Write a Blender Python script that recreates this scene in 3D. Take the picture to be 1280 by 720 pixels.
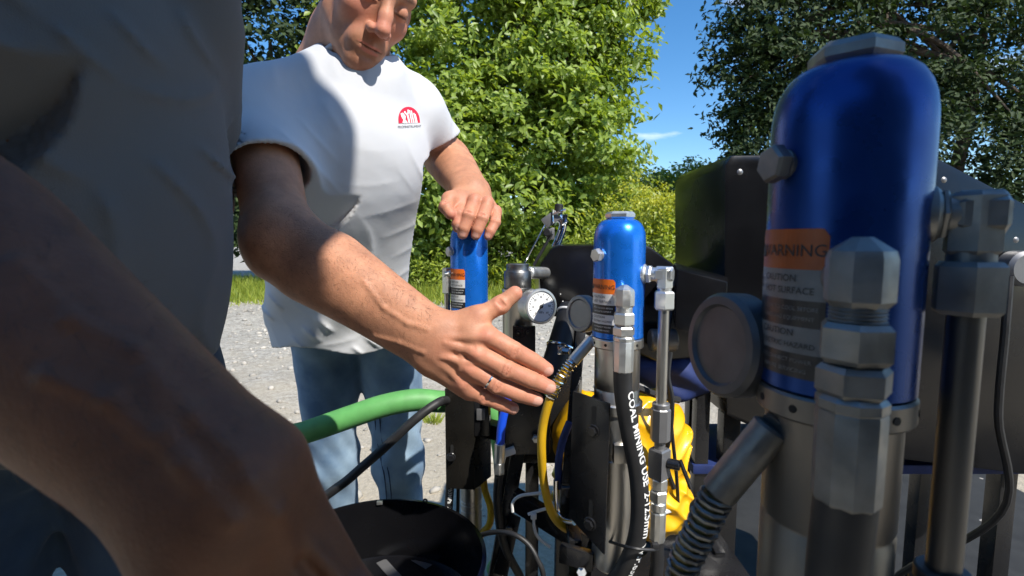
import bpy, bmesh, math, random
import numpy as np
from mathutils import Vector, Matrix, Quaternion
from mathutils.bvhtree import BVHTree

for o in list(bpy.data.objects):
    bpy.data.objects.remove(o, do_unlink=True)
scene = bpy.context.scene
C = scene.collection
R = math.radians
rng = np.random.default_rng(7)
random.seed(7)

# ------------------------------------------------------------------ camera
CAM = Vector((0.0, 0.0, 1.08)); FPX = 620.0; PITCH = R(5.5)
cd = bpy.data.cameras.new('camera'); cam = bpy.data.objects.new('camera', cd); C.objects.link(cam)
cam.location = CAM; cam.rotation_euler = (R(90) - PITCH, 0, 0)
cd.sensor_width = 36.0; cd.lens = FPX / 1280 * 36; cd.clip_start = 0.02; cd.clip_end = 3000
cd.dof.use_dof = True; cd.dof.focus_distance = 0.98; cd.dof.aperture_fstop = 9.0
scene.camera = cam

# ------------------------------------------------------------------ sky, sun, exposure
SUN_AZ = R(40)      # to the right of straight behind the camera
SUN_EL = R(48)
to_sun = Vector((math.sin(SUN_AZ) * math.cos(SUN_EL), -math.cos(SUN_AZ) * math.cos(SUN_EL), math.sin(SUN_EL)))
world = bpy.data.worlds.new('World'); scene.world = world; world.use_nodes = True
wn = world.node_tree; wn.nodes.clear()
out = wn.nodes.new('ShaderNodeOutputWorld'); bg = wn.nodes.new('ShaderNodeBackground')
sky = wn.nodes.new('ShaderNodeTexSky'); sky.sky_type = 'NISHITA'; sky.sun_disc = False
sky.sun_elevation = SUN_EL
sky.sun_rotation = math.atan2(to_sun.x, to_sun.y)
sky.air_density = 1.0; sky.dust_density = 0.15; sky.ozone_density = 2.5
bg.inputs['Strength'].default_value = 0.135
# small thin clouds, the same all round the sky
tc = wn.nodes.new('ShaderNodeTexCoord'); mp = wn.nodes.new('ShaderNodeMapping')
mp.inputs['Scale'].default_value = (3.0, 3.0, 11.0); mp.inputs['Location'].default_value = (0.35, 0.1, 0.55)
nz = wn.nodes.new('ShaderNodeTexNoise'); nz.inputs['Scale'].default_value = 1.7; nz.inputs['Detail'].default_value = 5
rp = wn.nodes.new('ShaderNodeValToRGB'); rp.color_ramp.elements[0].position = 0.60; rp.color_ramp.elements[1].position = 0.80
mx = wn.nodes.new('ShaderNodeMixRGB'); mx.inputs['Color2'].default_value = (8.0, 8.3, 8.8, 1)
wn.links.new(tc.outputs['Generated'], mp.inputs['Vector']); wn.links.new(mp.outputs[0], nz.inputs['Vector'])
wn.links.new(nz.outputs['Fac'], rp.inputs[0]); wn.links.new(rp.outputs[0], mx.inputs['Fac'])
hsv = wn.nodes.new('ShaderNodeHueSaturation'); hsv.inputs['Saturation'].default_value = 1.3; wn.links.new(sky.outputs[0], hsv.inputs['Color']); wn.links.new(hsv.outputs[0], mx.inputs['Color1']); wn.links.new(mx.outputs[0], bg.inputs['Color'])
wn.links.new(bg.outputs[0], out.inputs['Surface'])
sd = bpy.data.lights.new('sun', 'SUN'); sun = bpy.data.objects.new('sun', sd); C.objects.link(sun)
sd.energy = 4.7; sd.angle = R(0.55); sd.color = (1.0, 0.95, 0.87)
sun.rotation_euler = to_sun.to_track_quat('Z', 'Y').to_euler(); sun.location = (4, -5, 6)
scene.view_settings.view_transform = 'Standard'; scene.view_settings.look = 'None'
scene.view_settings.gamma = 1.0; scene.view_settings.use_curve_mapping = False
scene.view_settings.exposure = 0.55
scene.render.engine = 'CYCLES'; scene.cycles.use_denoising = True
scene.cycles.max_bounces = 6; scene.cycles.diffuse_bounces = 3; scene.cycles.glossy_bounces = 3; scene.cycles.transparent_max_bounces = 4
scene.cycles.use_adaptive_sampling = True; scene.cycles.adaptive_threshold = 0.02

# ------------------------------------------------------------------ helpers
def at(px, py, Y):
    """world point on the sight line of photo pixel (px, py) at distance Y in front of the camera"""
    u = (px - 640) / FPX; v = (360 - py) / FPX
    dy = math.cos(PITCH) + v * math.sin(PITCH); dz = -math.sin(PITCH) + v * math.cos(PITCH)
    k = Y / dy
    return Vector((u * k, Y, CAM.z + dz * k))

def tag(o, label=None, cat=None, group=None, kind=None):
    if label: o['label'] = label
    if cat: o['category'] = cat
    if group: o['group'] = group
    if kind: o['kind'] = kind
    return o

def empty(name, loc):
    o = bpy.data.objects.new(name, None); C.objects.link(o); o.location = loc
    o.empty_display_size = 0.1
    bpy.context.view_layer.update()
    return o

def mesh_np(name, V, F):
    """fast mesh from arrays; F is (m,3) or (m,4)"""
    V = np.asarray(V, np.float32); F = np.asarray(F, np.int32)
    me = bpy.data.meshes.new(name)
    me.vertices.add(len(V)); me.vertices.foreach_set('co', V.ravel())
    m, k = F.shape
    me.loops.add(m * k); me.loops.foreach_set('vertex_index', F.ravel())
    me.polygons.add(m)
    me.polygons.foreach_set('loop_start', np.arange(0, m * k, k, dtype=np.int32))
    me.polygons.foreach_set('loop_total', np.full(m, k, np.int32))
    me.update(calc_edges=True); me.validate()
    return me

def finish(name, me, mat, parent=None, smooth=True, angle=35):
    if mat:
        me.materials.append(mat)
    if smooth:
        me.polygons.foreach_set('use_smooth', [True] * len(me.polygons))
        if angle: me.set_sharp_from_angle(angle=R(angle))
    o = bpy.data.objects.new(name, me); C.objects.link(o)
    if parent is not None:
        o.parent = parent
        o.matrix_parent_inverse = Matrix.Translation(-parent_origin(parent))
    return o

def parent_origin(p):
    # parts are built in world coordinates under an Empty at the thing's base
    return Vector(p.location) if p.type == 'EMPTY' else Vector((0, 0, 0))

def frame(d):
    d = Vector(d).normalized()
    a = Vector((0, 0, 1)) if abs(d.z) < 0.9 else Vector((1, 0, 0))
    x = a.cross(d).normalized(); y = d.cross(x)
    return x, y, d

class MB:
    """collects shapes, built as ONE mesh object in world coordinates"""
    def __init__(s): s.v = []; s.f = []
    def add(s, V, F):
        b = len(s.v); s.v += [tuple(p) for p in V]; s.f += [tuple(i + b for i in f) for f in F]; return s
    def lathe(s, prof, base=(0, 0, 0), axis=(0, 0, 1), seg=32, twist=0.0, cap=True):
        x, y, d = frame(axis); base = Vector(base); V = []; F = []
        n = len(prof)
        for (r, z) in prof:
            for k in range(seg):
                a = 2 * math.pi * k / seg + twist
                V.append(base + d * z + (x * math.cos(a) + y * math.sin(a)) * r)
        for i in range(n - 1):
            for k in range(seg):
                k2 = (k + 1) % seg
                F.append((i * seg + k, i * seg + k2, (i + 1) * seg + k2, (i + 1) * seg + k))
        if cap:
            F.append(tuple(reversed(range(seg)))); F.append(tuple(range((n - 1) * seg, n * seg)))
        return s.add(V, F)
    def cyl(s, a, b, r, r2=None, seg=24, bev=0.0):
        a = Vector(a); b = Vector(b); L = (b - a).length; r2 = r if r2 is None else r2
        c = min(bev, L / 2.01, r * 0.9)
        prof = [(r - c, 0), (r, c), (r2, L - c), (r2 - c, L)] if c > 0 else [(r, 0), (r2, L)]
        return s.lathe(prof, a, b - a, seg)
    def hex(s, a, b, r, twist=0.0, n=6):
        a = Vector(a); b = Vector(b); L = (b - a).length; c = min(r * 0.16, L * 0.3)
        return s.lathe([(r * 0.86, 0), (r, c), (r, L - c), (r * 0.86, L)], a, b - a, n, twist)
    def box(s, c, size, rot=None, bev=0.0):
        c = Vector(c); hx, hy, hz = [q / 2 for q in size]; m = rot.to_3x3() if rot else Matrix.Identity(3)
        bm = bmesh.new(); bmesh.ops.create_cube(bm, size=1.0)
        for v in bm.verts: v.co = Vector((v.co.x * hx * 2, v.co.y * hy * 2, v.co.z * hz * 2))
        if bev > 0: bmesh.ops.bevel(bm, geom=bm.edges[:], offset=bev, segments=2, affect='EDGES', profile=0.6)
        bm.verts.index_update()
        V = [c + m @ v.co for v in bm.verts]; F = [[v.index for v in f.verts] for f in bm.faces]; bm.free()
        return s.add(V, F)
    def bar(s, a, b, w, h, up=(0, 0, 1), bev=0.002):
        a = Vector(a); b = Vector(b); d = (b - a); L = d.length; d.normalize()
        u = Vector(up); x = u.cross(d).normalized(); z = d.cross(x)
        m = Matrix((x, d, z)).transposed()
        return s.box((a + b) / 2, (w, L, h), m, bev)
    def prism(s, pts, off, bev=0.0):
        """polygon (world points) pushed along off"""
        off = Vector(off); bm = bmesh.new()
        vs = [bm.verts.new(Vector(p)) for p in pts]; f = bm.faces.new(vs)
        r = bmesh.ops.extrude_face_region(bm, geom=[f])
        for v in [g for g in r['geom'] if isinstance(g, bmesh.types.BMVert)]: v.co += off
        bmesh.ops.recalc_face_normals(bm, faces=bm.faces[:])
        if bev > 0: bmesh.ops.bevel(bm, geom=bm.edges[:], offset=bev, segments=2, affect='EDGES', profile=0.6)
        bm.verts.index_update()
        V = [v.co.copy() for v in bm.verts]; F = [[v.index for v in f.verts] for f in bm.faces]; bm.free()
        return s.add(V, F)
    def tube(s, pts, r, seg=14, res=8, radii=None, closed=False):
        P = spline(pts, res, closed) if res > 1 else [Vector(p) for p in pts]
        n = len(P); T = []
        for i in range(n):
            if closed: t = P[(i + 1) % n] - P[i - 1]
            else: t = P[min(i + 1, n - 1)] - P[max(i - 1, 0)]
            T.append(t.normalized())
        x = frame(T[0])[0]; V = []; F = []
        for i in range(n):
            if i: x = (T[i - 1].rotation_difference(T[i]) @ x)
            x = (x - T[i] * x.dot(T[i])).normalized(); y = T[i].cross(x)
            rr = r if radii is None else radii(i / (n - 1))
            for k in range(seg):
                a = 2 * math.pi * k / seg
                V.append(P[i] + (x * math.cos(a) + y * math.sin(a)) * rr)
        m = n if closed else n - 1
        for i in range(m):
            j = (i + 1) % n
            for k in range(seg):
                k2 = (k + 1) % seg
                F.append((i * seg + k, i * seg + k2, j * seg + k2, j * seg + k))
        if not closed:
            F.append(tuple(reversed(range(seg)))); F.append(tuple(range((n - 1) * seg, n * seg)))
        return s.add(V, F)
    def build(s, name, mat, parent=None, smooth=True, angle=35):
        me = bpy.data.meshes.new(name); me.from_pydata(s.v, [], s.f); me.update()
        return finish(name, me, mat, parent, smooth, angle)

def spline(pts, res=8, closed=False):
    P = [Vector(p) for p in pts]; n = len(P); o = []
    rngi = n if closed else n - 1
    for i in range(rngi):
        if closed: p0, p1, p2, p3 = P[i - 1], P[i], P[(i + 1) % n], P[(i + 2) % n]
        else: p0, p1, p2, p3 = P[max(i - 1, 0)], P[i], P[i + 1], P[min(i + 2, n - 1)]
        for k in range(res):
            t = k / res
            o.append(0.5 * ((2 * p1) + (p2 - p0) * t + (2 * p0 - 5 * p1 + 4 * p2 - p3) * t * t + (3 * p1 - p0 - 3 * p2 + p3) * t ** 3))
    if not closed: o.append(P[-1])
    return o

# text as flat geometry -----------------------------------------------------
_txt = {}
def text2d(body, size=1.0, bold=0.0):
    """triangles of a line of lettering, centred, cap height about 0.7*size"""
    key = (body, bold)
    if key not in _txt:
        cu = bpy.data.curves.new('lettering', 'FONT'); cu.body = body; cu.size = 1.0; cu.offset = bold; cu.resolution_u = 3
        cu.align_x = 'CENTER'; cu.align_y = 'CENTER'
        ob = bpy.data.objects.new('lettering', cu); C.objects.link(ob)
        dg = bpy.context.evaluated_depsgraph_get(); dg.update()
        me = bpy.data.meshes.new_from_object(ob.evaluated_get(dg))
        _txt[key] = ([(v.co.x, v.co.y) for v in me.vertices], [list(p.vertices) for p in me.polygons])
        bpy.data.objects.remove(ob); bpy.data.curves.remove(cu); bpy.data.meshes.remove(me)
    V, F = _txt[key]
    return [(x * size, y * size) for x, y in V], F

# ------------------------------------------------------------------ materials
MATS = {}
def pmat(name, col, rough=0.5, metal=0.0, var=0.0, vscale=8.0, bump=0.0, bscale=60.0, coat=0.0, spec=0.5,
         sss=0.0, rvar=0.0, col2=None, detail=6.0, aniso=None, stretch=None, bdist=0.002):
    m = bpy.data.materials.new(name); m.use_nodes = True; nt = m.node_tree; b = nt.nodes['Principled BSDF']
    b.inputs['Base Color'].default_value = (*col, 1); b.inputs['Roughness'].default_value = rough
    b.inputs['Metallic'].default_value = metal; b.inputs['Specular IOR Level'].default_value = spec
    if coat: b.inputs['Coat Weight'].default_value = coat; b.inputs['Coat Roughness'].default_value = 0.12
    if sss:
        b.inputs['Subsurface Weight'].default_value = sss; b.inputs['Subsurface Radius'].default_value = (1, 0.35, 0.2)
        b.inputs['Subsurface Scale'].default_value = 0.006
    tc = nt.nodes.new('ShaderNodeTexCoord'); src = tc.outputs['Object']
    if stretch:
        mpn = nt.nodes.new('ShaderNodeMapping'); mpn.inputs['Scale'].default_value = stretch
        nt.links.new(src, mpn.inputs['Vector']); src = mpn.outputs[0]
    if var or col2:
        n = nt.nodes.new('ShaderNodeTexNoise'); n.inputs['Scale'].default_value = vscale; n.inputs['Detail'].default_value = detail
        nt.links.new(src, n.inputs['Vector'])
        r = nt.nodes.new('ShaderNodeValToRGB'); r.color_ramp.elements[0].position = 0.32; r.color_ramp.elements[1].position = 0.68
        c2 = col2 if col2 else tuple(min(1, c * (1 + var)) for c in col); c1 = col if col2 else tuple(c * (1 - var) for c in col)
        r.color_ramp.elements[0].color = (*c1, 1); r.color_ramp.elements[1].color = (*c2, 1)
        nt.links.new(n.outputs['Fac'], r.inputs[0]); nt.links.new(r.outputs[0], b.inputs['Base Color'])
    if rvar:
        n2 = nt.nodes.new('ShaderNodeTexNoise'); n2.inputs['Scale'].default_value = vscale * 1.7; n2.inputs['Detail'].default_value = 8
        nt.links.new(src, n2.inputs['Vector'])
        mr = nt.nodes.new('ShaderNodeMapRange'); mr.inputs['From Min'].default_value = 0.3; mr.inputs['From Max'].default_value = 0.7
        mr.inputs['To Min'].default_value = max(0.02, rough - rvar); mr.inputs['To Max'].default_value = min(1, rough + rvar)
        nt.links.new(n2.outputs['Fac'], mr.inputs['Value']); nt.links.new(mr.outputs[0], b.inputs['Roughness'])
    if bump:
        n3 = nt.nodes.new('ShaderNodeTexNoise'); n3.inputs['Scale'].default_value = bscale; n3.inputs['Detail'].default_value = 5
        nt.links.new(src, n3.inputs['Vector'])
        bp = nt.nodes.new('ShaderNodeBump'); bp.inputs['Strength'].default_value = bump; bp.inputs['Distance'].default_value = bdist
        nt.links.new(n3.outputs['Fac'], bp.inputs['Height']); nt.links.new(bp.outputs[0], b.inputs['Normal'])
    MATS[name] = m
    return m

def skin_material(name, base, red):
    m = pmat(name, base, 0.55, sss=0.1, bump=0.3, bscale=300, bdist=0.0008, spec=0.35)
    nt = m.node_tree; b = nt.nodes['Principled BSDF']
    tc = nt.nodes.new('ShaderNodeTexCoord')
    n = nt.nodes.new('ShaderNodeTexNoise'); n.inputs['Scale'].default_value = 45; n.inputs['Detail'].default_value = 6
    n.inputs['Roughness'].default_value = 0.65
    nt.links.new(tc.outputs['Object'], n.inputs['Vector'])
    r = nt.nodes.new('ShaderNodeValToRGB'); r.color_ramp.elements[0].position = 0.3; r.color_ramp.elements[1].position = 0.72
    r.color_ramp.elements[0].color = (*[c * 0.84 for c in base], 1)
    r.color_ramp.elements[1].color = (base[0] * 1.12, base[1] * 1.12, base[2] * 1.1, 1)
    nt.links.new(n.outputs['Fac'], r.inputs[0])
    a = nt.nodes.new('ShaderNodeAttribute'); a.attribute_name = 'tint'
    sp = nt.nodes.new('ShaderNodeSeparateColor'); nt.links.new(a.outputs['Color'], sp.inputs[0])
    prev = r.outputs[0]
    n5 = nt.nodes.new('ShaderNodeTexNoise'); n5.inputs['Scale'].default_value = 14; n5.inputs['Detail'].default_value = 9; n5.inputs['Roughness'].default_value = 0.75
    nt.links.new(tc.outputs['Object'], n5.inputs['Vector'])
    r5 = nt.nodes.new('ShaderNodeValToRGB'); r5.color_ramp.elements[0].position = 0.35; r5.color_ramp.elements[1].position = 0.65
    r5.color_ramp.elements[0].color = (0.78, 0.74, 0.72, 1); r5.color_ramp.elements[1].color = (1.08, 1.05, 1.02, 1)
    nt.links.new(n5.outputs['Fac'], r5.inputs[0]); m5 = nt.nodes.new('ShaderNodeMixRGB'); m5.blend_type = 'MULTIPLY'; m5.inputs[0].default_value = 1.0
    nt.links.new(prev, m5.inputs[1]); nt.links.new(r5.outputs[0], m5.inputs[2]); prev = m5.outputs[0]
    for ch, colr in (('Red', red), ('Green', (0.60, 0.33, 0.26)), ('Blue', (0.10, 0.055, 0.035))):
        mixn = nt.nodes.new('ShaderNodeMixRGB'); mixn.inputs['Color2'].default_value = (*colr, 1)
        nt.links.new(sp.outputs[ch], mixn.inputs['Fac']); nt.links.new(prev, mixn.inputs['Color1']); prev = mixn.outputs[0]
    nt.links.new(prev, b.inputs['Base Color'])
    # fine creases
    v = nt.nodes.new('ShaderNodeTexVoronoi'); v.feature = 'DISTANCE_TO_EDGE'; v.inputs['Scale'].default_value = 330
    nt.links.new(tc.outputs['Object'], v.inputs['Vector'])
    bp2 = nt.nodes.new('ShaderNodeBump'); bp2.inputs['Strength'].default_value = 0.3; bp2.inputs['Distance'].default_value = 0.0007
    nt.links.new(v.outputs['Distance'], bp2.inputs['Height'])
    old = [l for l in nt.links if l.to_socket == b.inputs['Normal']][0].from_socket
    nt.links.new(old, bp2.inputs['Normal']); nt.links.new(bp2.outputs[0], b.inputs['Normal'])
    return m

def weave_material(name, base, scale, strength, rough=0.85, var=0.1, vscale=6, col2=None, sheen=0.1):
    m = pmat(name, base, rough, var=var, vscale=vscale, col2=col2, bump=strength, bscale=scale, bdist=0.001, spec=0.2, detail=9)
    nt = m.node_tree; b = nt.nodes['Principled BSDF']; b.inputs['Sheen Weight'].default_value = sheen
    tc = nt.nodes.new('ShaderNodeTexCoord'); wv = nt.nodes.new('ShaderNodeTexNoise'); wv.inputs['Scale'].default_value = 16; wv.inputs['Detail'].default_value = 3; wv.inputs['Distortion'].default_value = 0.3
    nt.links.new(tc.outputs['Object'], wv.inputs['Vector'])
    bp2 = nt.nodes.new('ShaderNodeBump'); bp2.inputs['Strength'].default_value = 0.12; bp2.inputs['Distance'].default_value = 0.01
    nt.links.new(wv.outputs['Fac'], bp2.inputs['Height'])
    old = [l for l in nt.links if l.to_socket == b.inputs['Normal']][0].from_socket
    nt.links.new(old, bp2.inputs['Normal']); nt.links.new(bp2.outputs[0], b.inputs['Normal'])
    return m

def leaf_material(name, c_dark, c_light, trans=0.35, rough=0.42):
    m = bpy.data.materials.new(name); m.use_nodes = True; nt = m.node_tree; b = nt.nodes['Principled BSDF']
    g = nt.nodes.new('ShaderNodeNewGeometry')
    r = nt.nodes.new('ShaderNodeValToRGB'); r.color_ramp.elements[0].color = (*c_dark, 1); r.color_ramp.elements[1].color = (*c_light, 1)
    nt.links.new(g.outputs['Random Per Island'], r.inputs[0]); nt.links.new(r.outputs[0], b.inputs['Base Color'])
    b.inputs['Roughness'].default_value = rough; b.inputs['Specular IOR Level'].default_value = 0.45
    t = nt.nodes.new('ShaderNodeBsdfTranslucent'); hs = nt.nodes.new('ShaderNodeHueSaturation')
    hs.inputs['Saturation'].default_value = 1.15; hs.inputs['Value'].default_value = 1.5; hs.inputs['Hue'].default_value = 0.485
    nt.links.new(r.outputs[0], hs.inputs['Color']); nt.links.new(hs.outputs[0], t.inputs['Color'])
    mxs = nt.nodes.new('ShaderNodeMixShader'); mxs.inputs[0].default_value = trans
    o = nt.nodes['Material Output']
    nt.links.new(b.outputs[0], mxs.inputs[1]); nt.links.new(t.outputs[0], mxs.inputs[2]); nt.links.new(mxs.outputs[0], o.inputs['Surface'])
    return m

M = {}
M['blue'] = pmat('blue_anodised', (0.010, 0.18, 0.76), 0.29, 0.55, var=0.035, vscale=40, rvar=0.07, coat=0.3, bump=0.03, bscale=35)
M['steel'] = pmat('turned_steel', (0.56, 0.54, 0.50), 0.36, 1.0, var=0.12, vscale=18, rvar=0.1, bump=0.05, bscale=300, stretch=(1, 1, 0.15))
M['zinc'] = pmat('zinc_plated_steel', (0.66, 0.66, 0.63), 0.4, 0.9, var=0.06, vscale=50, rvar=0.08)
M['chrome'] = pmat('chrome', (0.75, 0.77, 0.8), 0.12, 1.0)
M['castgrey'] = pmat('grey_cast_case', (0.22, 0.22, 0.225), 0.42, 0.6, var=0.08, vscale=30)
M['knurl'] = pmat('dark_knurled_steel', (0.2, 0.2, 0.2), 0.4, 1.0, var=0.2, vscale=120)
M['black'] = pmat('black_powder_coat', (0.012, 0.012, 0.013), 0.27, var=0.25, vscale=12, rvar=0.09, bump=0.12, bscale=900, bdist=0.0004)
M['bronze'] = pmat('dark_bronze_plate', (0.075, 0.068, 0.058), 0.27, 0.8, var=0.3, vscale=9, rvar=0.08)
M['blackgloss'] = pmat('black_glossy_plastic', (0.005, 0.005, 0.006), 0.22, rvar=0.1, vscale=6)
M['rubber'] = pmat('black_rubber', (0.016, 0.016, 0.017), 0.52, var=0.3, vscale=25, rvar=0.1)
M['yellow'] = pmat('yellow_plastic', (0.80, 0.43, 0.006), 0.3, var=0.06, vscale=7, coat=0.2, spec=0.6)
M['yellowhose'] = pmat('yellow_hose', (0.62, 0.37, 0.01), 0.42, var=0.12, vscale=20)
M['green'] = pmat('green_hose', (0.10, 0.32, 0.09), 0.55, var=0.1, vscale=40)
M['bluehose'] = pmat('blue_hose', (0.008, 0.07, 0.62), 0.35)
M['navy'] = pmat('navy_fabric', (0.01, 0.025, 0.12), 0.7, var=0.2, vscale=30)
M['white_plastic'] = pmat('white_plastic', (0.72, 0.72, 0.70), 0.45)
M['ink_white'] = pmat('white_ink', (0.78, 0.78, 0.76), 0.6)
M['ink_black'] = pmat('black_ink', (0.02, 0.02, 0.02), 0.6)
M['label_white'] = pmat('label_white', (0.66, 0.66, 0.64), 0.35)
M['label_black'] = pmat('label_black', (0.018, 0.018, 0.02), 0.35)
M['label_orange'] = pmat('label_orange', (0.78, 0.16, 0.012), 0.35)
M['dial'] = pmat('dial_white', (0.80, 0.81, 0.80), 0.3)
M['hole'] = pmat('hole_shade', (0.006, 0.006, 0.006), 0.8)  # flat dark colour standing in for the shade inside holes and slots
M['logo_red'] = pmat('red_print', (0.62, 0.010, 0.045), 0.7)
M['logo_grey'] = pmat('grey_print', (0.10, 0.10, 0.11), 0.7)
M['skin'] = skin_material('skin', (0.51, 0.25, 0.15), (0.60, 0.21, 0.145))
M['shirt'] = weave_material('white_cotton', (0.56, 0.57, 0.59), 900, 0.25, var=0.02, vscale=4)
M['jeans'] = weave_material('blue_denim', (0.11, 0.185, 0.29), 700, 0.5, var=0.3, vscale=11, col2=(0.28, 0.39, 0.50))
M['stitch'] = pmat('denim_seam', (0.05, 0.085, 0.15), 0.9)
M['hair'] = pmat('brown_hair', (0.045, 0.026, 0.016), 0.55, bump=0.8, bscale=260, bdist=0.004)
M['shoe'] = pmat('dark_shoe', (0.03, 0.03, 0.035), 0.6)
M['silver'] = pmat('silver_ring', (0.8, 0.79, 0.76), 0.15, 1.0)
M['bark'] = pmat('bark', (0.07, 0.05, 0.035), 0.9, var=0.4, vscale=9, bump=0.8, bscale=25, bdist=0.02)
M['stone'] = pmat('pale_stone', (0.38, 0.35, 0.30), 0.9, var=0.35, vscale=3)
M['leaf'] = leaf_material('broad_leaf', (0.13, 0.20, 0.028), (0.33, 0.425, 0.085), 0.42)
M['leaf2'] = leaf_material('pale_leaf', (0.12, 0.18, 0.03), (0.27, 0.34, 0.06), 0.42)
M['leaf_dimmed'] = leaf_material('dimmed_leaf', (0.014, 0.032, 0.007), (0.042, 0.07, 0.014), 0.15, 0.75)  # leaf colour darkened so the side trees look shaded
M['weed'] = leaf_material('weed_leaf', (0.17, 0.24, 0.03), (0.36, 0.42, 0.055))
M['goldenrod'] = leaf_material('yellow_flower', (0.28, 0.31, 0.03), (0.46, 0.46, 0.04))
M['grass'] = leaf_material('grass_blade', (0.15, 0.22, 0.025), (0.36, 0.40, 0.06), 0.3, 0.6)
M['darkwood'] = pmat('dark_stained_wood', (0.035, 0.028, 0.022), 0.85, var=0.4, vscale=6, stretch=(8, 8, 0.5))
M['blue_dimmed'] = pmat('dimmed_blue_anodised', (0.005, 0.045, 0.22), 0.30, 0.6, rvar=0.08, vscale=20, bump=0.08, bscale=40)  # near pump's blue, darkened in the colour to stand in for shade
M['zinc_dimmed'] = pmat('dimmed_zinc_plate', (0.22, 0.22, 0.21), 0.5, 0.8, var=0.25, vscale=35, rvar=0.15, bump=0.15, bscale=120)  # zinc copy with shade put into its colour
M['steel_dimmed'] = pmat('dimmed_turned_steel', (0.17, 0.162, 0.15), 0.42, 0.9, var=0.2, vscale=20, rvar=0.12, stretch=(1, 1, 0.2))  # turned steel copy, colour lowered to look shaded
M['case_dimmed'] = pmat('dimmed_cast_case', (0.10, 0.10, 0.103), 0.5, 0.5, var=0.2, vscale=30)  # cast case copy, shade mixed into the grey
M['shirt_dimmed'] = weave_material('dimmed_white_cotton', (0.118, 0.113, 0.108), 700, 0.35, var=0.08, vscale=5)  # white shirt cloth coloured down to grey in place of shade
M['jeans_dimmed'] = weave_material('dimmed_denim', (0.018, 0.033, 0.055), 700, 0.5, var=0.3, vscale=11, col2=(0.045, 0.07, 0.10))  # denim copy darkened to look shaded
M['skin_dimmed'] = skin_material('dimmed_skin', (0.165, 0.068, 0.034), (0.17, 0.055, 0.03))  # skin copy with shade put into the base colour
M['arm_hair'] = pmat('arm_hair', (0.05, 0.028, 0.016), 0.6)
M['label_dim'] = pmat('dimmed_label_white', (0.16, 0.16, 0.155), 0.45, var=0.2, vscale=40)  # white label darkened in colour as if shaded
M['label_orange_dimmed'] = pmat('dimmed_label_orange', (0.33, 0.07, 0.009), 0.45, var=0.2, vscale=40)  # orange label darkened in colour as if shaded
M['yellowhose_dimmed'] = pmat('dimmed_yellow_hose', (0.13, 0.09, 0.02), 0.5, var=0.2, vscale=40)  # yellow hose copy, colour dimmed to stand for shade
M['mat'] = pmat('dark_shade_mat', (0.02, 0.02, 0.019), 0.8, var=0.3, vscale=14, bump=0.4, bscale=200)  # near-black sheet colour that makes the gravel at right look shaded
# ================================================================== ground
def ground_material():
    m = bpy.data.materials.new('sandy_gravel'); m.use_nodes = True; nt = m.node_tree; b = nt.nodes['Principled BSDF']
    b.inputs['Roughness'].default_value = 0.95; b.inputs['Specular IOR Level'].default_value = 0.15
    tc = nt.nodes.new('ShaderNodeTexCoord')
    def noise(sc, det=6, rough=0.6):
        n = nt.nodes.new('ShaderNodeTexNoise'); n.inputs['Scale'].default_value = sc; n.inputs['Detail'].default_value = det
        n.inputs['Roughness'].default_value = rough; nt.links.new(tc.outputs['Object'], n.inputs['Vector']); return n.outputs['Fac']
    def ramp(f, p0, c0, p1, c1):
        r = nt.nodes.new('ShaderNodeValToRGB'); r.color_ramp.elements[0].position = p0; r.color_ramp.elements[1].position = p1
        r.color_ramp.elements[0].color = (*c0, 1); r.color_ramp.elements[1].color = (*c1, 1); nt.links.new(f, r.inputs[0]); return r.outputs[0]
    def mix(f, a, c, mode='MIX'):
        k = nt.nodes.new('ShaderNodeMixRGB'); k.blend_type = mode
        if isinstance(f, float): k.inputs[0].default_value = f
        else: nt.links.new(f, k.inputs[0])
        nt.links.new(a, k.inputs[1]); nt.links.new(c, k.inputs[2]); return k.outputs[0]
    sand = ramp(noise(1.3), 0.3, (0.40, 0.34, 0.24), 0.7, (0.53, 0.46, 0.35))
    grit = ramp(noise(55, 8, 0.75), 0.38, (0.16, 0.15, 0.13), 0.6, (0.50, 0.46, 0.39))
    vor = nt.nodes.new('ShaderNodeTexVoronoi'); vor.inputs['Scale'].default_value = 26; nt.links.new(tc.outputs['Object'], vor.inputs['Vector'])
    sep = nt.nodes.new('ShaderNodeSeparateColor'); nt.links.new(vor.outputs['Color'], sep.inputs[0])
    stones = ramp(sep.outputs[0], 0.0, (0.20, 0.19, 0.17), 1.0, (0.50, 0.48, 0.43))
    # sand near, loose gravel farther out (patchy border)
    xyz = nt.nodes.new('ShaderNodeSeparateXYZ'); nt.links.new(tc.outputs['Object'], xyz.inputs[0])
    mr = nt.nodes.new('ShaderNodeMapRange'); mr.inputs['From Min'].default_value = 1.9; mr.inputs['From Max'].default_value = 5.2
    nt.links.new(xyz.outputs['Y'], mr.inputs['Value'])
    ad = nt.nodes.new('ShaderNodeMath'); ad.operation = 'ADD'; nt.links.new(mr.outputs[0], ad.inputs[0])
    sb = nt.nodes.new('ShaderNodeMath'); sb.operation = 'MULTIPLY_ADD'; nt.links.new(noise(2.2, 5), sb.inputs[0]); sb.inputs[1].default_value = 1.6; sb.inputs[2].default_value = -0.8
    nt.links.new(sb.outputs[0], ad.inputs[1]); ad.use_clamp = True
    col = mix(0.35, sand, grit); col2 = mix(0.55, grit, stones)
    c = mix(ad.outputs[0], col, col2); nt.links.new(c, b.inputs['Base Color'])
    bp = nt.nodes.new('ShaderNodeBump'); bp.inputs['Strength'].default_value = 0.7; bp.inputs['Distance'].default_value = 0.02
    nt.links.new(noise(40, 9, 0.7), bp.inputs['Height']); nt.links.new(bp.outputs[0], b.inputs['Normal'])
    return m

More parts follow.
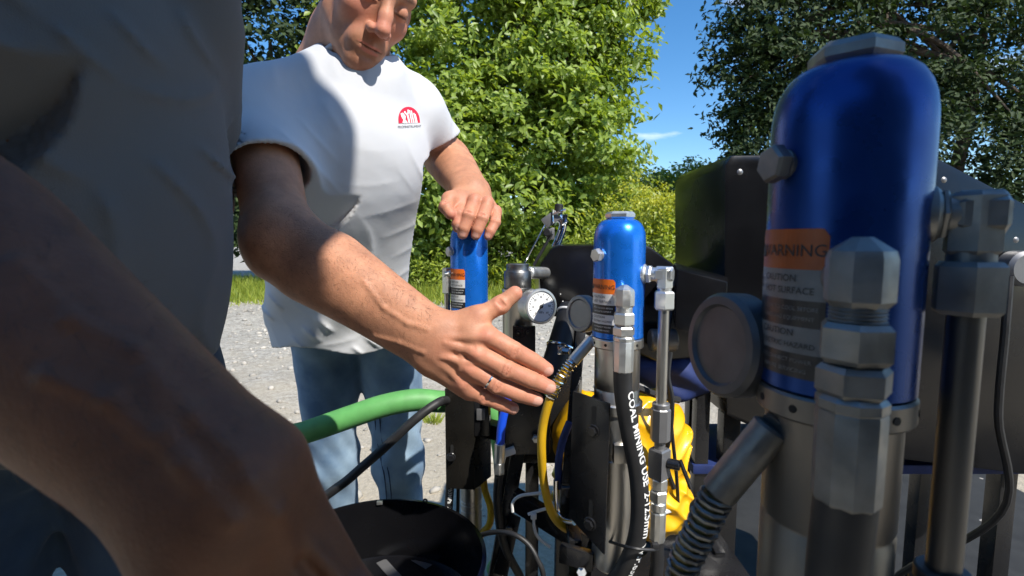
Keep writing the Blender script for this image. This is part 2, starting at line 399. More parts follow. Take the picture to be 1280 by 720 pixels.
nx = 90
xs = np.concatenate([np.linspace(-900, -14, 14), np.linspace(-12, 12, 61), np.linspace(14, 900, 14)])
ys = np.concatenate([np.linspace(-400, -6, 8), np.linspace(-4, 14, 61), np.linspace(16, 1500, 16)])
GX, GY = np.meshgrid(xs, ys, indexing='ij')
def gheight(x, y):
    far = np.clip((np.hypot(x, y - 1) - 1.7) / 3, 0, 1) * np.clip((40 - np.hypot(x, y)) / 20, 0, 1)
    return far * (0.035 * np.sin(x * 1.3 + 0.4) * np.cos(y * 0.9) + 0.02 * np.sin(x * 2.7 - y * 1.9))
GZ = gheight(GX, GY)
ids = np.arange(GX.size).reshape(GX.shape)
Fg = np.stack([ids[:-1, :-1], ids[1:, :-1], ids[1:, 1:], ids[:-1, 1:]], -1).reshape(-1, 4)
tag(finish('ground', mesh_np('ground', np.stack([GX, GY, GZ], -1).reshape(-1, 3), Fg), ground_material(), None, True, None), kind='structure')

# loose stones of the gravel (uncountable): one object
def ico(sub=1):
    bm = bmesh.new(); bmesh.ops.create_icosphere(bm, subdivisions=sub, radius=1.0)
    V = np.array([v.co[:] for v in bm.verts]); F = np.array([[v.index for v in f.verts] for f in bm.faces]); bm.free(); return V, F
IV, IF = ico(1)
def stones(n, gen, smin, smax, name, mat):
    V = []; F = []; b = 0
    for i in range(n):
        x, y = gen(); s = smin + (smax - smin) * rng.random() ** 3
        sc = s * (0.6 + 0.7 * rng.random(3)); sc[2] *= 0.6
        v = IV * (1 + 0.16 * rng.standard_normal((len(IV), 1))) * sc
        a = rng.random() * 6.28; ca, sa = math.cos(a), math.sin(a)
        v = np.stack([v[:, 0] * ca - v[:, 1] * sa, v[:, 0] * sa + v[:, 1] * ca, v[:, 2]], -1)
        V.append(v + np.array([x, y, gheight(x, y) + sc[2] * 0.4])); F.append(IF + b); b += len(IV)
    return tag(finish(name, mesh_np(name, np.concatenate(V), np.concatenate(F)), mat, None, False), 'pale loose stones scattered over the sandy ground', 'gravel', kind='stuff')
def gen_stone():
    y = 1.7 + 7.5 * rng.random() ** 0.7; w = 0.75 * y + 0.6
    return rng.uniform(-w, w), y
stones(5200, gen_stone, 0.006, 0.034, 'gravel', M['stone'])

# ================================================================== vegetation
def leaves(cent, normal_bias, L, W, n_rng, droop=0.3):
    """(n,3) centres -> folded leaf blades; normal_bias (n,3) is the way the blade tends to face"""
    n = len(cent)
    nrm = normal_bias + 0.6 * n_rng.standard_normal((n, 3)); nrm /= np.linalg.norm(nrm, axis=1)[:, None] + 1e-9
    d = n_rng.standard_normal((n, 3)); d[:, 2] -= droop
    d -= nrm * (d * nrm).sum(1)[:, None]; d /= np.linalg.norm(d, axis=1)[:, None] + 1e-9
    s = np.cross(nrm, d)
    l = (L * (0.6 + 0.75 * n_rng.random(n)))[:, None]; w = (W * (0.65 + 0.6 * n_rng.random(n)))[:, None]
    b = cent - d * l * 0.5; t = cent + d * l * 0.5 - nrm * l * 0.12
    a1 = cent - d * l * 0.05 + s * w * 0.5 + nrm * w * 0.16; a2 = cent - d * l * 0.05 - s * w * 0.5 + nrm * w * 0.16
    V = np.stack([b, a1, t, a2], 1).reshape(-1, 3)
    k = np.arange(n)[:, None] * 4
    F = np.stack([k + np.array([[0, 1, 2]]), k + np.array([[0, 2, 3]])], 1).reshape(-1, 3)
    return V, F

def crown_points(lobes, clumps, per, spread, g):
    """clumps of leaves spread through the outer volume of several lobes"""
    P = []; Nn = []
    vol = np.array([l[1][0] * l[1][1] * l[1][2] for l in lobes]) ** 0.67; vol /= vol.sum()
    for i in range(clumps):
        c, r = lobes[g.choice(len(lobes), p=vol)]; c = np.array(c); r = np.array(r)
        d = g.standard_normal(3); d /= np.linalg.norm(d)
        rad = (0.45 + 0.62 * g.random() ** 0.55)
        q = c + d * r * rad
        if q[2] < 0.12: continue
        m = max(3, int(per * (0.4 + 1.2 * g.random())))
        sp = spread * (0.5 + g.random())
        tw = g.standard_normal(3); tw[2] *= 0.5; tw /= np.linalg.norm(tw)
        pts = q + np.clip(g.standard_normal((m, 3)), -1.5, 1.5) * sp * np.array([1, 1, 0.6]) + np.outer(np.clip(g.standard_normal(m), -1.5, 1.5), tw) * sp * 0.8
        P.append(pts); o = d * 0.45 + np.array([0.25, -0.3, 0.7]); Nn.append(np.repeat(o[None], m, 0))
    return np.concatenate(P), np.concatenate(Nn)

def limbs(mb, base, top, r0, branches, g):
    base = Vector(base); top = Vector(top)
    path = [base, base.lerp(top, 0.35) + Vector((g.normal(0, .08), g.normal(0, .08), 0)), base.lerp(top, 0.7) + Vector((g.normal(0, .15), g.normal(0, .12), 0)), top]
    mb.tube(path, r0, 10, 5, radii=lambda t: r0 * (1.25 - 1.05 * t) if t < .97 else r0 * .2)
    for (f, tgt, rr) in branches:
        a = path[0].lerp(path[-1], f); t = Vector(tgt); mid = a.lerp(t, 0.5) + Vector((0, 0, 0.12 * (t - a).length))
        mb.tube([a, mid, t], rr, 7, 5, radii=lambda q, rr=rr: rr * (1.05 - 0.9 * q))

def tree(name, loc, lobes, clumps, per, spread, L, W, mat, label, cat, trunks, seed, group=None):
    g = np.random.default_rng(seed); root = empty(name, loc); tag(root, label, cat, group)
    mb = MB()
    for (b, t, r, n) in trunks:
        br = []
        for k in range(n):
            c, rr = lobes[g.integers(len(lobes))]; d = g.standard_normal(3); d /= np.linalg.norm(d)
            br.append((0.3 + 0.6 * g.random(), np.array(c) + d * np.array(rr) * 0.75, r * 0.4))
        limbs(mb, b, t, r, br, g)
    mb.build('trunk', M['bark'], root)
    P, N = crown_points(lobes, clumps, per, spread, g)
    V, F = leaves(P, N, L, W, g)
    tag(finish('crown', mesh_np('crown', V, F), mat, root, False), kind='stuff')
    return root

TY = 11.0
def lobe(px, py, Y, rx, ry, rz): return (tuple(at(px, py, Y)), (rx, ry, rz))
# the big tree behind the man
lob = [lobe(600, 60, TY, 2.3, 1.5, 2.2), lobe(700, 70, TY, 1.75, 1.4, 1.75), lobe(655, 160, TY - .4, 2.0, 1.4, 1.5), lobe(560, 190, TY - .5, 1.9, 1.4, 1.6),
       lobe(720, 22, TY, 1.1, 1.0, 1.0), lobe(745, 40, TY - .1, .7, .8, .7), lobe(728, 130, TY - .2, .85, .9, .8), lobe(715, 200, TY - .6, 1.3, 1.1, 1.0), lobe(640, 245, TY - .7, 1.7, 1.1, 1.0),
       lobe(600, -70, TY + .2, 2.4, 1.6, 2.2), lobe(700, -60, TY, 1.6, 1.3, 1.6), lobe(500, 100, TY, 2.0, 1.5, 2.2), lobe(545, 270, TY - .6, 1.5, 1.0, .9),
       lobe(782, 8, TY, .5, .5, .35), lobe(765, 150, TY - .2, .4, .5, .25), lobe(690, 270, TY - .6, 1.1, .9, .8), lobe(500, 312, TY + .5, 1.5, .7, .8), lobe(580, 314, TY + .6, 1.5, .7, .75), lobe(650, 314, TY + .6, 1.4, .7, .75), lobe(715, 312, TY + .5, 1.2, .7, .8), lobe(808, 4, TY, .35, .4, .2), lobe(762, 92, TY, .45, .5, .3)]
bx = at(610, 330, TY)
tree('broadleaf_tree', (bx.x, TY, 0), lob, 1420, 60, 0.17, 0.175, 0.09, M['leaf'],
     'large leafy green tree filling the view behind the man and the pumps', 'tree',
     [((bx.x, TY, -.05), (bx.x - .2, TY, 5.2), .16, 16), ((bx.x + .6, TY - .1, -.05), (bx.x + 1.6, TY, 5.0), .11, 10), ((bx.x - .8, TY + .1, -.05), (bx.x - 1.7, TY, 4.6), .12, 10)], 3)
# trees farther left and right
lob = [lobe(330, 80, 11.5, 2.4, 1.5, 2.6), lobe(430, 180, 11.4, 2.0, 1.4, 1.6), lobe(270, 200, 11.2, 2.2, 1.4, 1.6), lobe(380, 10, 11.6, 2.2, 1.4, 2.0), lobe(360, 270, 11, 2.4, 1.2, 1.0), lobe(440, 275, 11, 1.4, 1.0, .9)]
bx = at(350, 330, 11.5)
tree('dimmed_tree', (bx.x, 11.5, 0), lob, 620, 46, 0.23, 0.17, 0.09, M['leaf_dimmed'], 'tree with leaves coloured dark for shade, to the left, behind the man in the white shirt', 'tree',
     [((bx.x, 11.5, -.05), (bx.x, 11.5, 5.5), .17, 14)], 4)
lob = [lobe(60, 90, 11.5, 2.6, 1.5, 2.8), lobe(160, 190, 11.2, 2.2, 1.4, 1.8), lobe(-40, 210, 11.2, 2.2, 1.4, 1.8), lobe(150, 30, 11.6, 1.8, 1.4, 1.8), lobe(90, 270, 11, 2.6, 1.2, 1.0)]
bx = at(70, 330, 11.5)
tree('dimmed_tree', (bx.x, 11.5, 0), lob, 560, 46, 0.23, 0.17, 0.09, M['leaf_dimmed'], 'tree with leaves coloured dark for shade at the far left edge of the hedge line', 'tree',
     [((bx.x, 11.5, -.05), (bx.x, 11.5, 5.5), .17, 14)], 5)
lob = [lobe(775, 255, 15, 1.5, 1.2, 1.0), lobe(820, 262, 15.5, 1.6, 1.2, 1.05), lobe(745, 235, 14, 1.2, 1.0, 1.1), lobe(865, 250, 16, 1.5, 1.2, 1.2)]
bx = at(800, 330, 15.3)
tree('field_shrub', (bx.x, 15.3, 0), lob, 520, 40, 0.22, 0.14, 0.08, M['leaf2'], 'low rounded green shrub under the open blue sky, beyond the right pump', 'shrub',
     [((bx.x, 15.3, -.05), (bx.x, 15.3, 1.9), .08, 9), ((bx.x - 1.3, 14.6, -.05), (bx.x - 1.5, 14.5, 1.8), .07, 7)], 6)
# weeds and goldenrod in front of the trees
def weed_plant(px, Y, h, label, seed, flower, wide=0.28, name='weed_plant', cat='plant', grp='tall weeds along the foot of the trees'):
    g = np.random.default_rng(seed); b = at(px, 330, Y); x, y = b.x, Y
    root = empty(name, (x, y, 0)); tag(root, label, cat, grp)
    mb = MB(); Pl = []; Pf = []
    for k in range(int(14 + 6 * g.random())):
        tx = x + g.normal(0, wide); ty = y + g.normal(0, wide * .7); hh = h * (0.62 + 0.42 * g.random())
        bx_, by_ = x + (tx - x) * .35, y + (ty - y) * .35
        mb.tube([(bx_, by_, -.02), ((bx_ + tx) / 2, (by_ + ty) / 2, hh * .55), (tx, ty, hh)], .006, 5, 3)
        m = 34; f = g.random(m)
        q = np.stack([bx_ + (tx - bx_) * f, by_ + (ty - by_) * f, hh * (0.12 + .88 * f)], -1) + g.normal(0, .075, (m, 3))
        Pl.append(q)
        if flower and g.random() < flower:
            m = 26; q = np.array([tx, ty, hh]) + g.normal(0, 1, (m, 3)) * np.array([.09, .09, .06]); Pf.append(q)
    mb.build('stem', M['weed'], root)
    P = np.concatenate(Pl); V, F = leaves(P, np.tile([.3, -.5, .65], (len(P), 1)), .15, .045, g, .1)
    tag(finish('foliage', mesh_np('foliage', V, F), M['weed'], root, False), kind='stuff')
    if Pf:
        P = np.concatenate(Pf); V, F = leaves(P, np.tile([.3, -.5, .65], (len(P), 1)), .07, .035, g, .1)
        tag(finish('flower', mesh_np('flower', V, F), M['goldenrod'], root, False), kind='stuff')
wl = [(740, 9.4, 1.75, .2), (760, 8.9, 1.6, .4), (788, 9.2, 2.1, .9), (806, 8.6, 1.75, .8), (826, 8.8, 1.95, .8), (842, 8.3, 1.8, .9), (815, 9.8, 2.2, .6), (868, 8.8, 1.8, .6), (722, 10, 1.5, 0)]
wt = ['pale weed clump left of the right pump dome', 'low pale weed clump directly behind the right pump dome', 'tall goldenrod in yellow bloom just right of the pump dome', 'bright yellow-green goldenrod low beside the pump dome',
      'yellow-green goldenrod standing right of the pump above the elbow fitting', 'goldenrod with yellow heads in front, rightmost of the bright clumps', 'tallest greenish goldenrod at the back beneath the sky gap', 'goldenrod clump in the open beyond the black engine cover', 'green weed clump behind the chrome lever']
for i, ((px, Y, h, fl), t) in enumerate(zip(wl, wt)):
    weed_plant(px, Y, h, t, 40 + i, fl)
wl = [(530, 10.0, .85), (548, 9.8, .7), (565, 10.1, 1.0), (615, 10, .9), (640, 9.8, .75), (668, 9.9, .95), (690, 10.2, 1.1), (585, 10.2, .8), (515, 10.2, .9)]
wt = ['ragged weed tuft just right of the white shirt hem', 'short weed tuft between shirt and left pump', 'weed tuft left of the blue left pump', 'weed tuft right of the blue left pump', 'small weed tuft above the knurled steel cap',
      'weed tuft beside the thin lever rods', 'weed tuft under the chrome handle', 'weed tuft hidden behind the left pump', 'weed tuft at the edge of the white shirt']
for i, ((px, Y, h), t) in enumerate(zip(wl, wt)):
    weed_plant(px, Y, h, t, 70 + i, 0, .3)

# grass strip at the foot of the trees
def grass_patch(n):
    g = np.random.default_rng(11)
    x = g.uniform(-11, 9, n); y = 7.9 + 3.6 * g.random(n) ** .8
    keep = (np.sin(x * 2.1) * .25 + np.sin(x * .9 + y * 2) * .3 + (y - 8.4) * 1.2 + g.normal(0, .35, n)) > 0
    x, y = x[keep], y[keep]; n = len(x)
    h = (.09 + .2 * g.random(n)) * np.clip((y - 7.5) / 1.6, .35, 1.25); a = g.random(n) * 6.28
    z = gheight(x, y)
    dx, dy = np.cos(a), np.sin(a); w = .012
    lean = g.normal(0, .35, (n, 2)) * h[:, None]
    b1 = np.stack([x - dy * w, y + dx * w, z], -1); b2 = np.stack([x + dy * w, y - dx * w, z], -1)
    t = np.stack([x + lean[:, 0], y + lean[:, 1], z + h], -1)
    V = np.stack([b1, b2, t], 1).reshape(-1, 3); F = np.arange(3 * n).reshape(-1, 3)
    tag(finish('grass', mesh_np('grass', V, F), M['grass'], None, False), 'strip of yellow-green grass between the gravel and the trees', 'grass', kind='stuff')
grass_patch(60000)
def tuft(px, py, Y, seed, label):
    g = np.random.default_rng(seed); p = at(px, py, Y); s = CAM.z / (CAM.z - p.z); x0, y0 = p.x * s, Y * s
    n = 60; a = g.random(n) * 6.28; r = .05 * g.random(n); h = .035 + .05 * g.random(n)
    x = x0 + r * np.cos(a); y = y0 + r * np.sin(a); w = .004
    V = np.stack([np.stack([x - w, y, 0 * x], -1), np.stack([x + w, y, 0 * x], -1), np.stack([x + np.cos(a) * h * .6, y + np.sin(a) * h * .6, h], -1)], 1).reshape(-1, 3)
    V[:, 2] += gheight(x0, y0)
    tag(finish('grass_tuft', mesh_np('grass_tuft', V, np.arange(3 * n).reshape(-1, 3)), M['grass'], None, False), label, 'grass tuft')
tuft(541, 528, 1.2, 5, 'small green grass tuft in the sand beside the black bracket')
# low wooded rise closing the horizon
M['wood'] = pmat('far_woodland', (0.05, 0.085, 0.03), 0.95, var=0.45, vscale=0.35, bump=1.0, bscale=0.5, bdist=1.5)
hv = []; hf = []; n_ = 220
for i in range(n_ + 1):
    a_ = R(-100) + R(200) * i / n_; hh = 9 + 3 * math.sin(i * .31) + 2 * math.sin(i * .83 + 1) + 1.2 * math.sin(i * 2.1)
    for (rr, z) in ((150, -1), (153, hh * .7), (160, hh), (200, hh * 1.1), (240, -1)): hv.append((math.sin(a_) * rr, math.cos(a_) * rr, z))
    if i: hf += [((i - 1) * 5 + k, i * 5 + k, i * 5 + k + 1, (i - 1) * 5 + k + 1) for k in range(4)]
tag(finish('hills', mesh_np('hills', hv, hf), M['wood'], None, True, None), kind='structure')
# ================================================================== smooth solid modelling for bodies
def cap(a, b, ra, rb, k=0.01, op='u'): return ('cap', np.array(a, float), np.array(b, float), ra, rb, k, op)
def ell(c, r, Rm=None, k=0.01, op='u'): return ('ell', np.array(c, float), np.array(r, float), np.eye(3) if Rm is None else np.array(Rm, float), None, k, op)

def prim_dist(p, X, Y, Z):
    if p[0] == 'cap':
        a, b, ra, rb = p[1:5]; ab = b - a; L = ab @ ab
        h = np.clip(((X - a[0]) * ab[0] + (Y - a[1]) * ab[1] + (Z - a[2]) * ab[2]) / max(L, 1e-9), 0, 1)
        d = np.sqrt((X - a[0] - h * ab[0]) ** 2 + (Y - a[1] - h * ab[1]) ** 2 + (Z - a[2] - h * ab[2]) ** 2)
        return d - (ra + (rb - ra) * h)
    c, r, Rm = p[1], p[2], p[3]
    x, y, z = X - c[0], Y - c[1], Z - c[2]
    q = [(Rm[0, i] * x + Rm[1, i] * y + Rm[2, i] * z) for i in range(3)]     # columns of Rm are the axes
    k0 = np.sqrt(sum((q[i] / r[i]) ** 2 for i in range(3))); k1 = np.sqrt(sum((q[i] / r[i] ** 2) ** 2 for i in range(3)))
    return k0 * (k0 - 1) / np.maximum(k1, 1e-6)

def prim_box(p):
    if p[0] == 'cap':
        lo = np.minimum(p[1] - p[3], p[2] - p[4]); hi = np.maximum(p[1] + p[3], p[2] + p[4])
        return lo, hi
    e = np.abs(p[3]) @ p[2]
    return p[1] - e, p[1] + e

def sdf_surface(prims, step, lo=None, hi=None, post=None):
    if lo is None:
        bs = [prim_box(p) for p in prims if p[6] == 'u']
        lo = np.min([b[0] for b in bs], 0) - 4 * step; hi = np.max([b[1] for b in bs], 0) + 4 * step
    lo = np.array(lo, float); hi = np.array(hi, float)
    n = np.ceil((hi - lo) / step).astype(int) + 1
    ax = [(lo[i] + step * np.arange(n[i])).astype(np.float32) for i in range(3)]
    F = np.full(n, 0.3, np.float32)
    for p in prims:
        bl, bh = prim_box(p); k = p[5]; mg = k + 4 * step
        i0 = np.clip(np.floor((bl - mg - lo) / step).astype(int), 0, n); i1 = np.clip(np.ceil((bh + mg - lo) / step).astype(int) + 1, 0, n)
        if np.any(i1 <= i0): continue
        s = tuple(slice(i0[i], i1[i]) for i in range(3))
        X = ax[0][s[0]][:, None, None]; Y = ax[1][s[1]][None, :, None]; Z = ax[2][s[2]][None, None, :]
        d = prim_dist(p, X, Y, Z).astype(np.float32); f = F[s]
        if p[6] == 's': d = -d; h = np.clip(.5 - .5 * (d - f) / k, 0, 1); F[s] = d * (1 - h) + f * h + k * h * (1 - h)
        else: h = np.clip(.5 + .5 * (d - f) / k, 0, 1); F[s] = d * (1 - h) + f * h - k * h * (1 - h)
    if post is not None:
        F = post(F, ax[0][:, None, None], ax[1][None, :, None], ax[2][None, None, :]).astype(np.float32)
    return nets(F, lo, step)

def nets(F, lo, step):
    F = np.pad(F, 1, constant_values=0.3); lo = lo - step
    S = F < 0
    off = np.array([(i, j, k) for i in (0, 1) for j in (0, 1) for k in (0, 1)])
    n = np.array(F.shape) - 1
    cnt = np.zeros(n, np.int8)
    for o in off: cnt += S[o[0]:o[0] + n[0], o[1]:o[1] + n[1], o[2]:o[2] + n[2]]
    act = (cnt > 0) & (cnt < 8); I = np.argwhere(act)
    idx = np.full(n, -1, np.int64); idx[act] = np.arange(len(I))
    vals = np.stack([F[I[:, 0] + o[0], I[:, 1] + o[1], I[:, 2] + o[2]] for o in off], 1)
    acc = np.zeros((len(I), 3)); c = np.zeros(len(I))
    for a in range(8):
        for b in range(a + 1, 8):
            if np.abs(off[a] - off[b]).sum() != 1: continue
            m = (vals[:, a] < 0) != (vals[:, b] < 0)
            t = np.where(m, vals[:, a] / np.where(m, vals[:, a] - vals[:, b], 1), 0)
            acc += np.where(m[:, None], off[a] + t[:, None] * (off[b] - off[a]), 0); c += m
    V = lo + step * (I + acc / c[:, None])
    Q = []
    for axis in range(3):
        o1, o2 = [(1, 2), (2, 0), (0, 1)][axis]
        sl0 = [slice(None)] * 3; sl1 = [slice(None)] * 3; sl0[axis] = slice(0, -1); sl1[axis] = slice(1, None)
        d = S[tuple(sl0)] != S[tuple(sl1)]
        E = np.argwhere(d); E = E[(E[:, o1] > 0) & (E[:, o2] > 0) & (E[:, o1] < n[o1]) & (E[:, o2] < n[o2])]
        e1 = np.zeros(3, int); e1[o1] = 1; e2 = np.zeros(3, int); e2[o2] = 1
        g = lambda q: idx[q[:, 0], q[:, 1], q[:, 2]]
        q = np.stack([g(E - e1 - e2), g(E - e2), g(E), g(E - e1)], 1)
        flip = ~S[E[:, 0], E[:, 1], E[:, 2]]
        q[flip] = q[flip][:, ::-1]; Q.append(q)
    return V, np.concatenate(Q)

def join_np(pieces):
    V = []; Fq = []; b = 0
    for v, f in pieces: V.append(v); Fq.append(f + b); b += len(v)
    return np.concatenate(V), np.concatenate(Fq)

def set_tint(me, T):
    at_ = me.color_attributes.new('tint', 'FLOAT_COLOR', 'POINT')
    a = np.ones((len(T), 4), np.float32); a[:, :3] = np.clip(T, 0, 1); at_.data.foreach_set('color', a.ravel())

def nrm(v): v = np.array(v, float); return v / (np.linalg.norm(v) + 1e-12)
def npv(v): return np.array(v[:], float)

def hand_prims(wrist, fingers, thumb, dorsal, s=1.0, red=None, nails=None, tendons=True):
    """fingers: index..little, each [mcp, pip, dip, tip]; thumb: [cmc, mcp, ip, tip]; dorsal: unit vector out of the back of the hand"""
    P = []; wrist = np.array(wrist, float); dn = nrm(dorsal)
    fs = [1.0, 1.04, 0.98, 0.86]
    mid = np.mean([np.array(f[0]) for f in fingers], 0)
    lat = nrm(np.array(fingers[3][0]) - np.array(fingers[0][0]))
    along = nrm(mid - wrist)
    for i, f in enumerate(fingers):
        f = [np.array(q, float) for q in f]; q = fs[i] * s
        w = wrist + lat * (i - 1.5) * 0.013 * s
        P.append(cap(w - dn * .002 * s, f[0] - dn * 0.006 * s, 0.0175 * s, 0.0125 * q, 0.012 * s))
        P.append(cap(w + along * .03 * s - dn * .010 * s, f[0] - dn * 0.012 * s, 0.014 * s, 0.0105 * q, 0.010 * s))
    for i, f in enumerate(fingers):
        f = [np.array(q, float) for q in f]; q = fs[i] * s
        r = [0.0132 * q, 0.0124 * q, 0.0114 * q, 0.0097 * q]
        axd = [nrm(f[j + 1] - f[j]) for j in range(3)]
        tip = f[3] - axd[2] * r[3]
        P.append(cap(f[0] - dn * .003 * s, f[1], r[0], r[1], 0.003 * s)); P.append(cap(f[1], f[2], r[1] * .97, r[2], 0.0018 * s)); P.append(cap(f[2], tip, r[2] * .97, r[3], 0.0016 * s))
        # pads on the palm side, knuckles on the back
        P.append(ell(f[0] + dn * 0.0035 * s, (0.0105 * q,) * 3, None, 0.008 * s))
        d1 = nrm(dn - axd[0] * (dn @ axd[0])); d2 = nrm(dn - axd[2] * (dn @ axd[2]))
        P.append(ell(f[1] + d1 * 0.0025 * s, (0.0106 * q,) * 3, None, 0.004 * s))
        P.append(ell((f[2] + tip) / 2 - d2 * 0.002 * s, (0.0088 * q,) * 3, None, 0.004 * s))
        for t, dep in ((0.86, .0011), (1.0, .0014), (1.13, .0010)):   # knuckle creases
            c = f[0] + (f[1] - f[0]) * t if t <= 1 else f[1] + (f[2] - f[1]) * (t - 1)
            sd = nrm(np.cross(d1, axd[0])); c = c + d1 * (r[1] + 0.0016 * s)
            P.append(cap(c - sd * r[1] * .55 - d1 * .0015, c + sd * r[1] * .55 - d1 * .0015, .0013 * s, .0013 * s, .0022 * s, 's'))
        if red is not None:
            red += [(f[0] * .5 + f[1] * .5, .022 * s, .42), (f[1] * .5 + f[2] * .5, .02 * s, .5), (f[2] * .4 + f[3] * .6, .02 * s, .75)]
            red.append((f[0] + dn * .010 * s, 0.016 * s, .5)); red.append((f[1] + d1 * .008 * s, 0.013 * s, .5)); red.append((f[3], 0.016 * s, .6)); red.append((f[2] + d1 * .007 * s, .009 * s, .4))
        if nails is not None:
            c = tip + d2 * r[3] * .55 + axd[2] * r[3] * 0.1
            nails.append((c, axd[2], nrm(np.cross(axd[2], d2)), d2, 0.0080 * q, 0.0064 * q))
            P.append(ell(tip + d2 * (r[3] * 0.60), (0.0072 * q, 0.0064 * q, 0.0036 * q), np.stack([axd[2], nrm(np.cross(axd[2], d2)), d2], 1), 0.0012 * s))
        if tendons:
            a = wrist + lat * (i - 1.5) * .009 * s + dn * 0.017 * s + along * .012 * s; b = f[0] + dn * 0.0102 * s
            P.append(cap(a, b, .0024 * s, .0034 * s, .0062 * s))
    # webs between the fingers
    for i in range(3):
        a = np.array(fingers[i][0], float); b = np.array(fingers[i + 1][0], float)
        fa = nrm(np.array(fingers[i][1]) - a); P.append(cap(a + fa * .008 * s - dn * .009 * s, b + fa * .008 * s - dn * .009 * s, .0075 * s, .0075 * s, .005 * s))
    t = [np.array(q, float) for q in thumb]
    P.append(cap(t[0], t[1], .0195 * s, .0145 * s, .014 * s)); P.append(cap(t[1], t[2], .0135 * s, .0122 * s, .006 * s))
    ta = nrm(t[3] - t[2]); tt = t[3] - ta * .0105 * s
    P.append(cap(t[2], tt, .0120 * s, .0105 * s, .004 * s)); P.append(ell(t[1] + dn * .003 * s, (.0135 * s,) * 3, None, .008 * s)); P.append(ell(t[2] + dn * .002, (.0122 * s,) * 3, None, .004 * s))
    P.append(cap(t[1] * .6 + t[0] * .4, np.array(fingers[0][0]) * .75 + wrist * .25, .012 * s, .0115 * s, .016 * s))     # thumb web
    P.append(ell(np.array(fingers[0][0]) * .45 + wrist * .3 + t[1] * .25 - dn * .006 * s, (.022 * s, .016 * s, .018 * s), None, .014 * s))
    for f in (.42, .5, .58):
        c = t[1] + (t[2] - t[1]) * (f + .5); dth = nrm(dn - ta * (dn @ ta)); sd = nrm(np.cross(dth, ta)); c = c + dth * .0128 * s
        P.append(cap(c - sd * .006 * s, c + sd * .006 * s, .0011 * s, .0011 * s, .002 * s, 's'))
    if red is not None: red.append((t[3], .017 * s, .8)); red.append((t[2] + dn * .008, .012 * s, .6)); red.append((t[1] + dn * .008, .014 * s, .35))
    return P

def tint_of(V, red, nails, lips=(), dark=()):
    T = np.zeros((len(V), 3), np.float32)
    for c, r, w in red:
        d = ((V - c) ** 2).sum(1); T[:, 0] = np.maximum(T[:, 0], w * np.exp(-d / (r * r) * 1.2))
    for c, ax_, la, dn, L, W in nails:
        q = V - c; T[:, 1] = np.maximum(T[:, 1], ((np.abs(q @ ax_) / L) ** 3 + (np.abs(q @ la) / W) ** 3 < 1) * ((q @ dn) > -.001) * (np.abs(q @ dn) < .007) * .75)
    for c, r, Rm, w in lips:
        q = (V - c) @ Rm / r; T[:, 0] = np.maximum(T[:, 0], w * np.clip(1.6 - 1.6 * (q ** 2).sum(1), 0, 1))
    for c, r, Rm, w in dark:
        q = (V - c) @ Rm / r; T[:, 2] = np.maximum(T[:, 2], w * np.clip(1.6 - 1.4 * (q ** 2).sum(1), 0, 1))
    return T

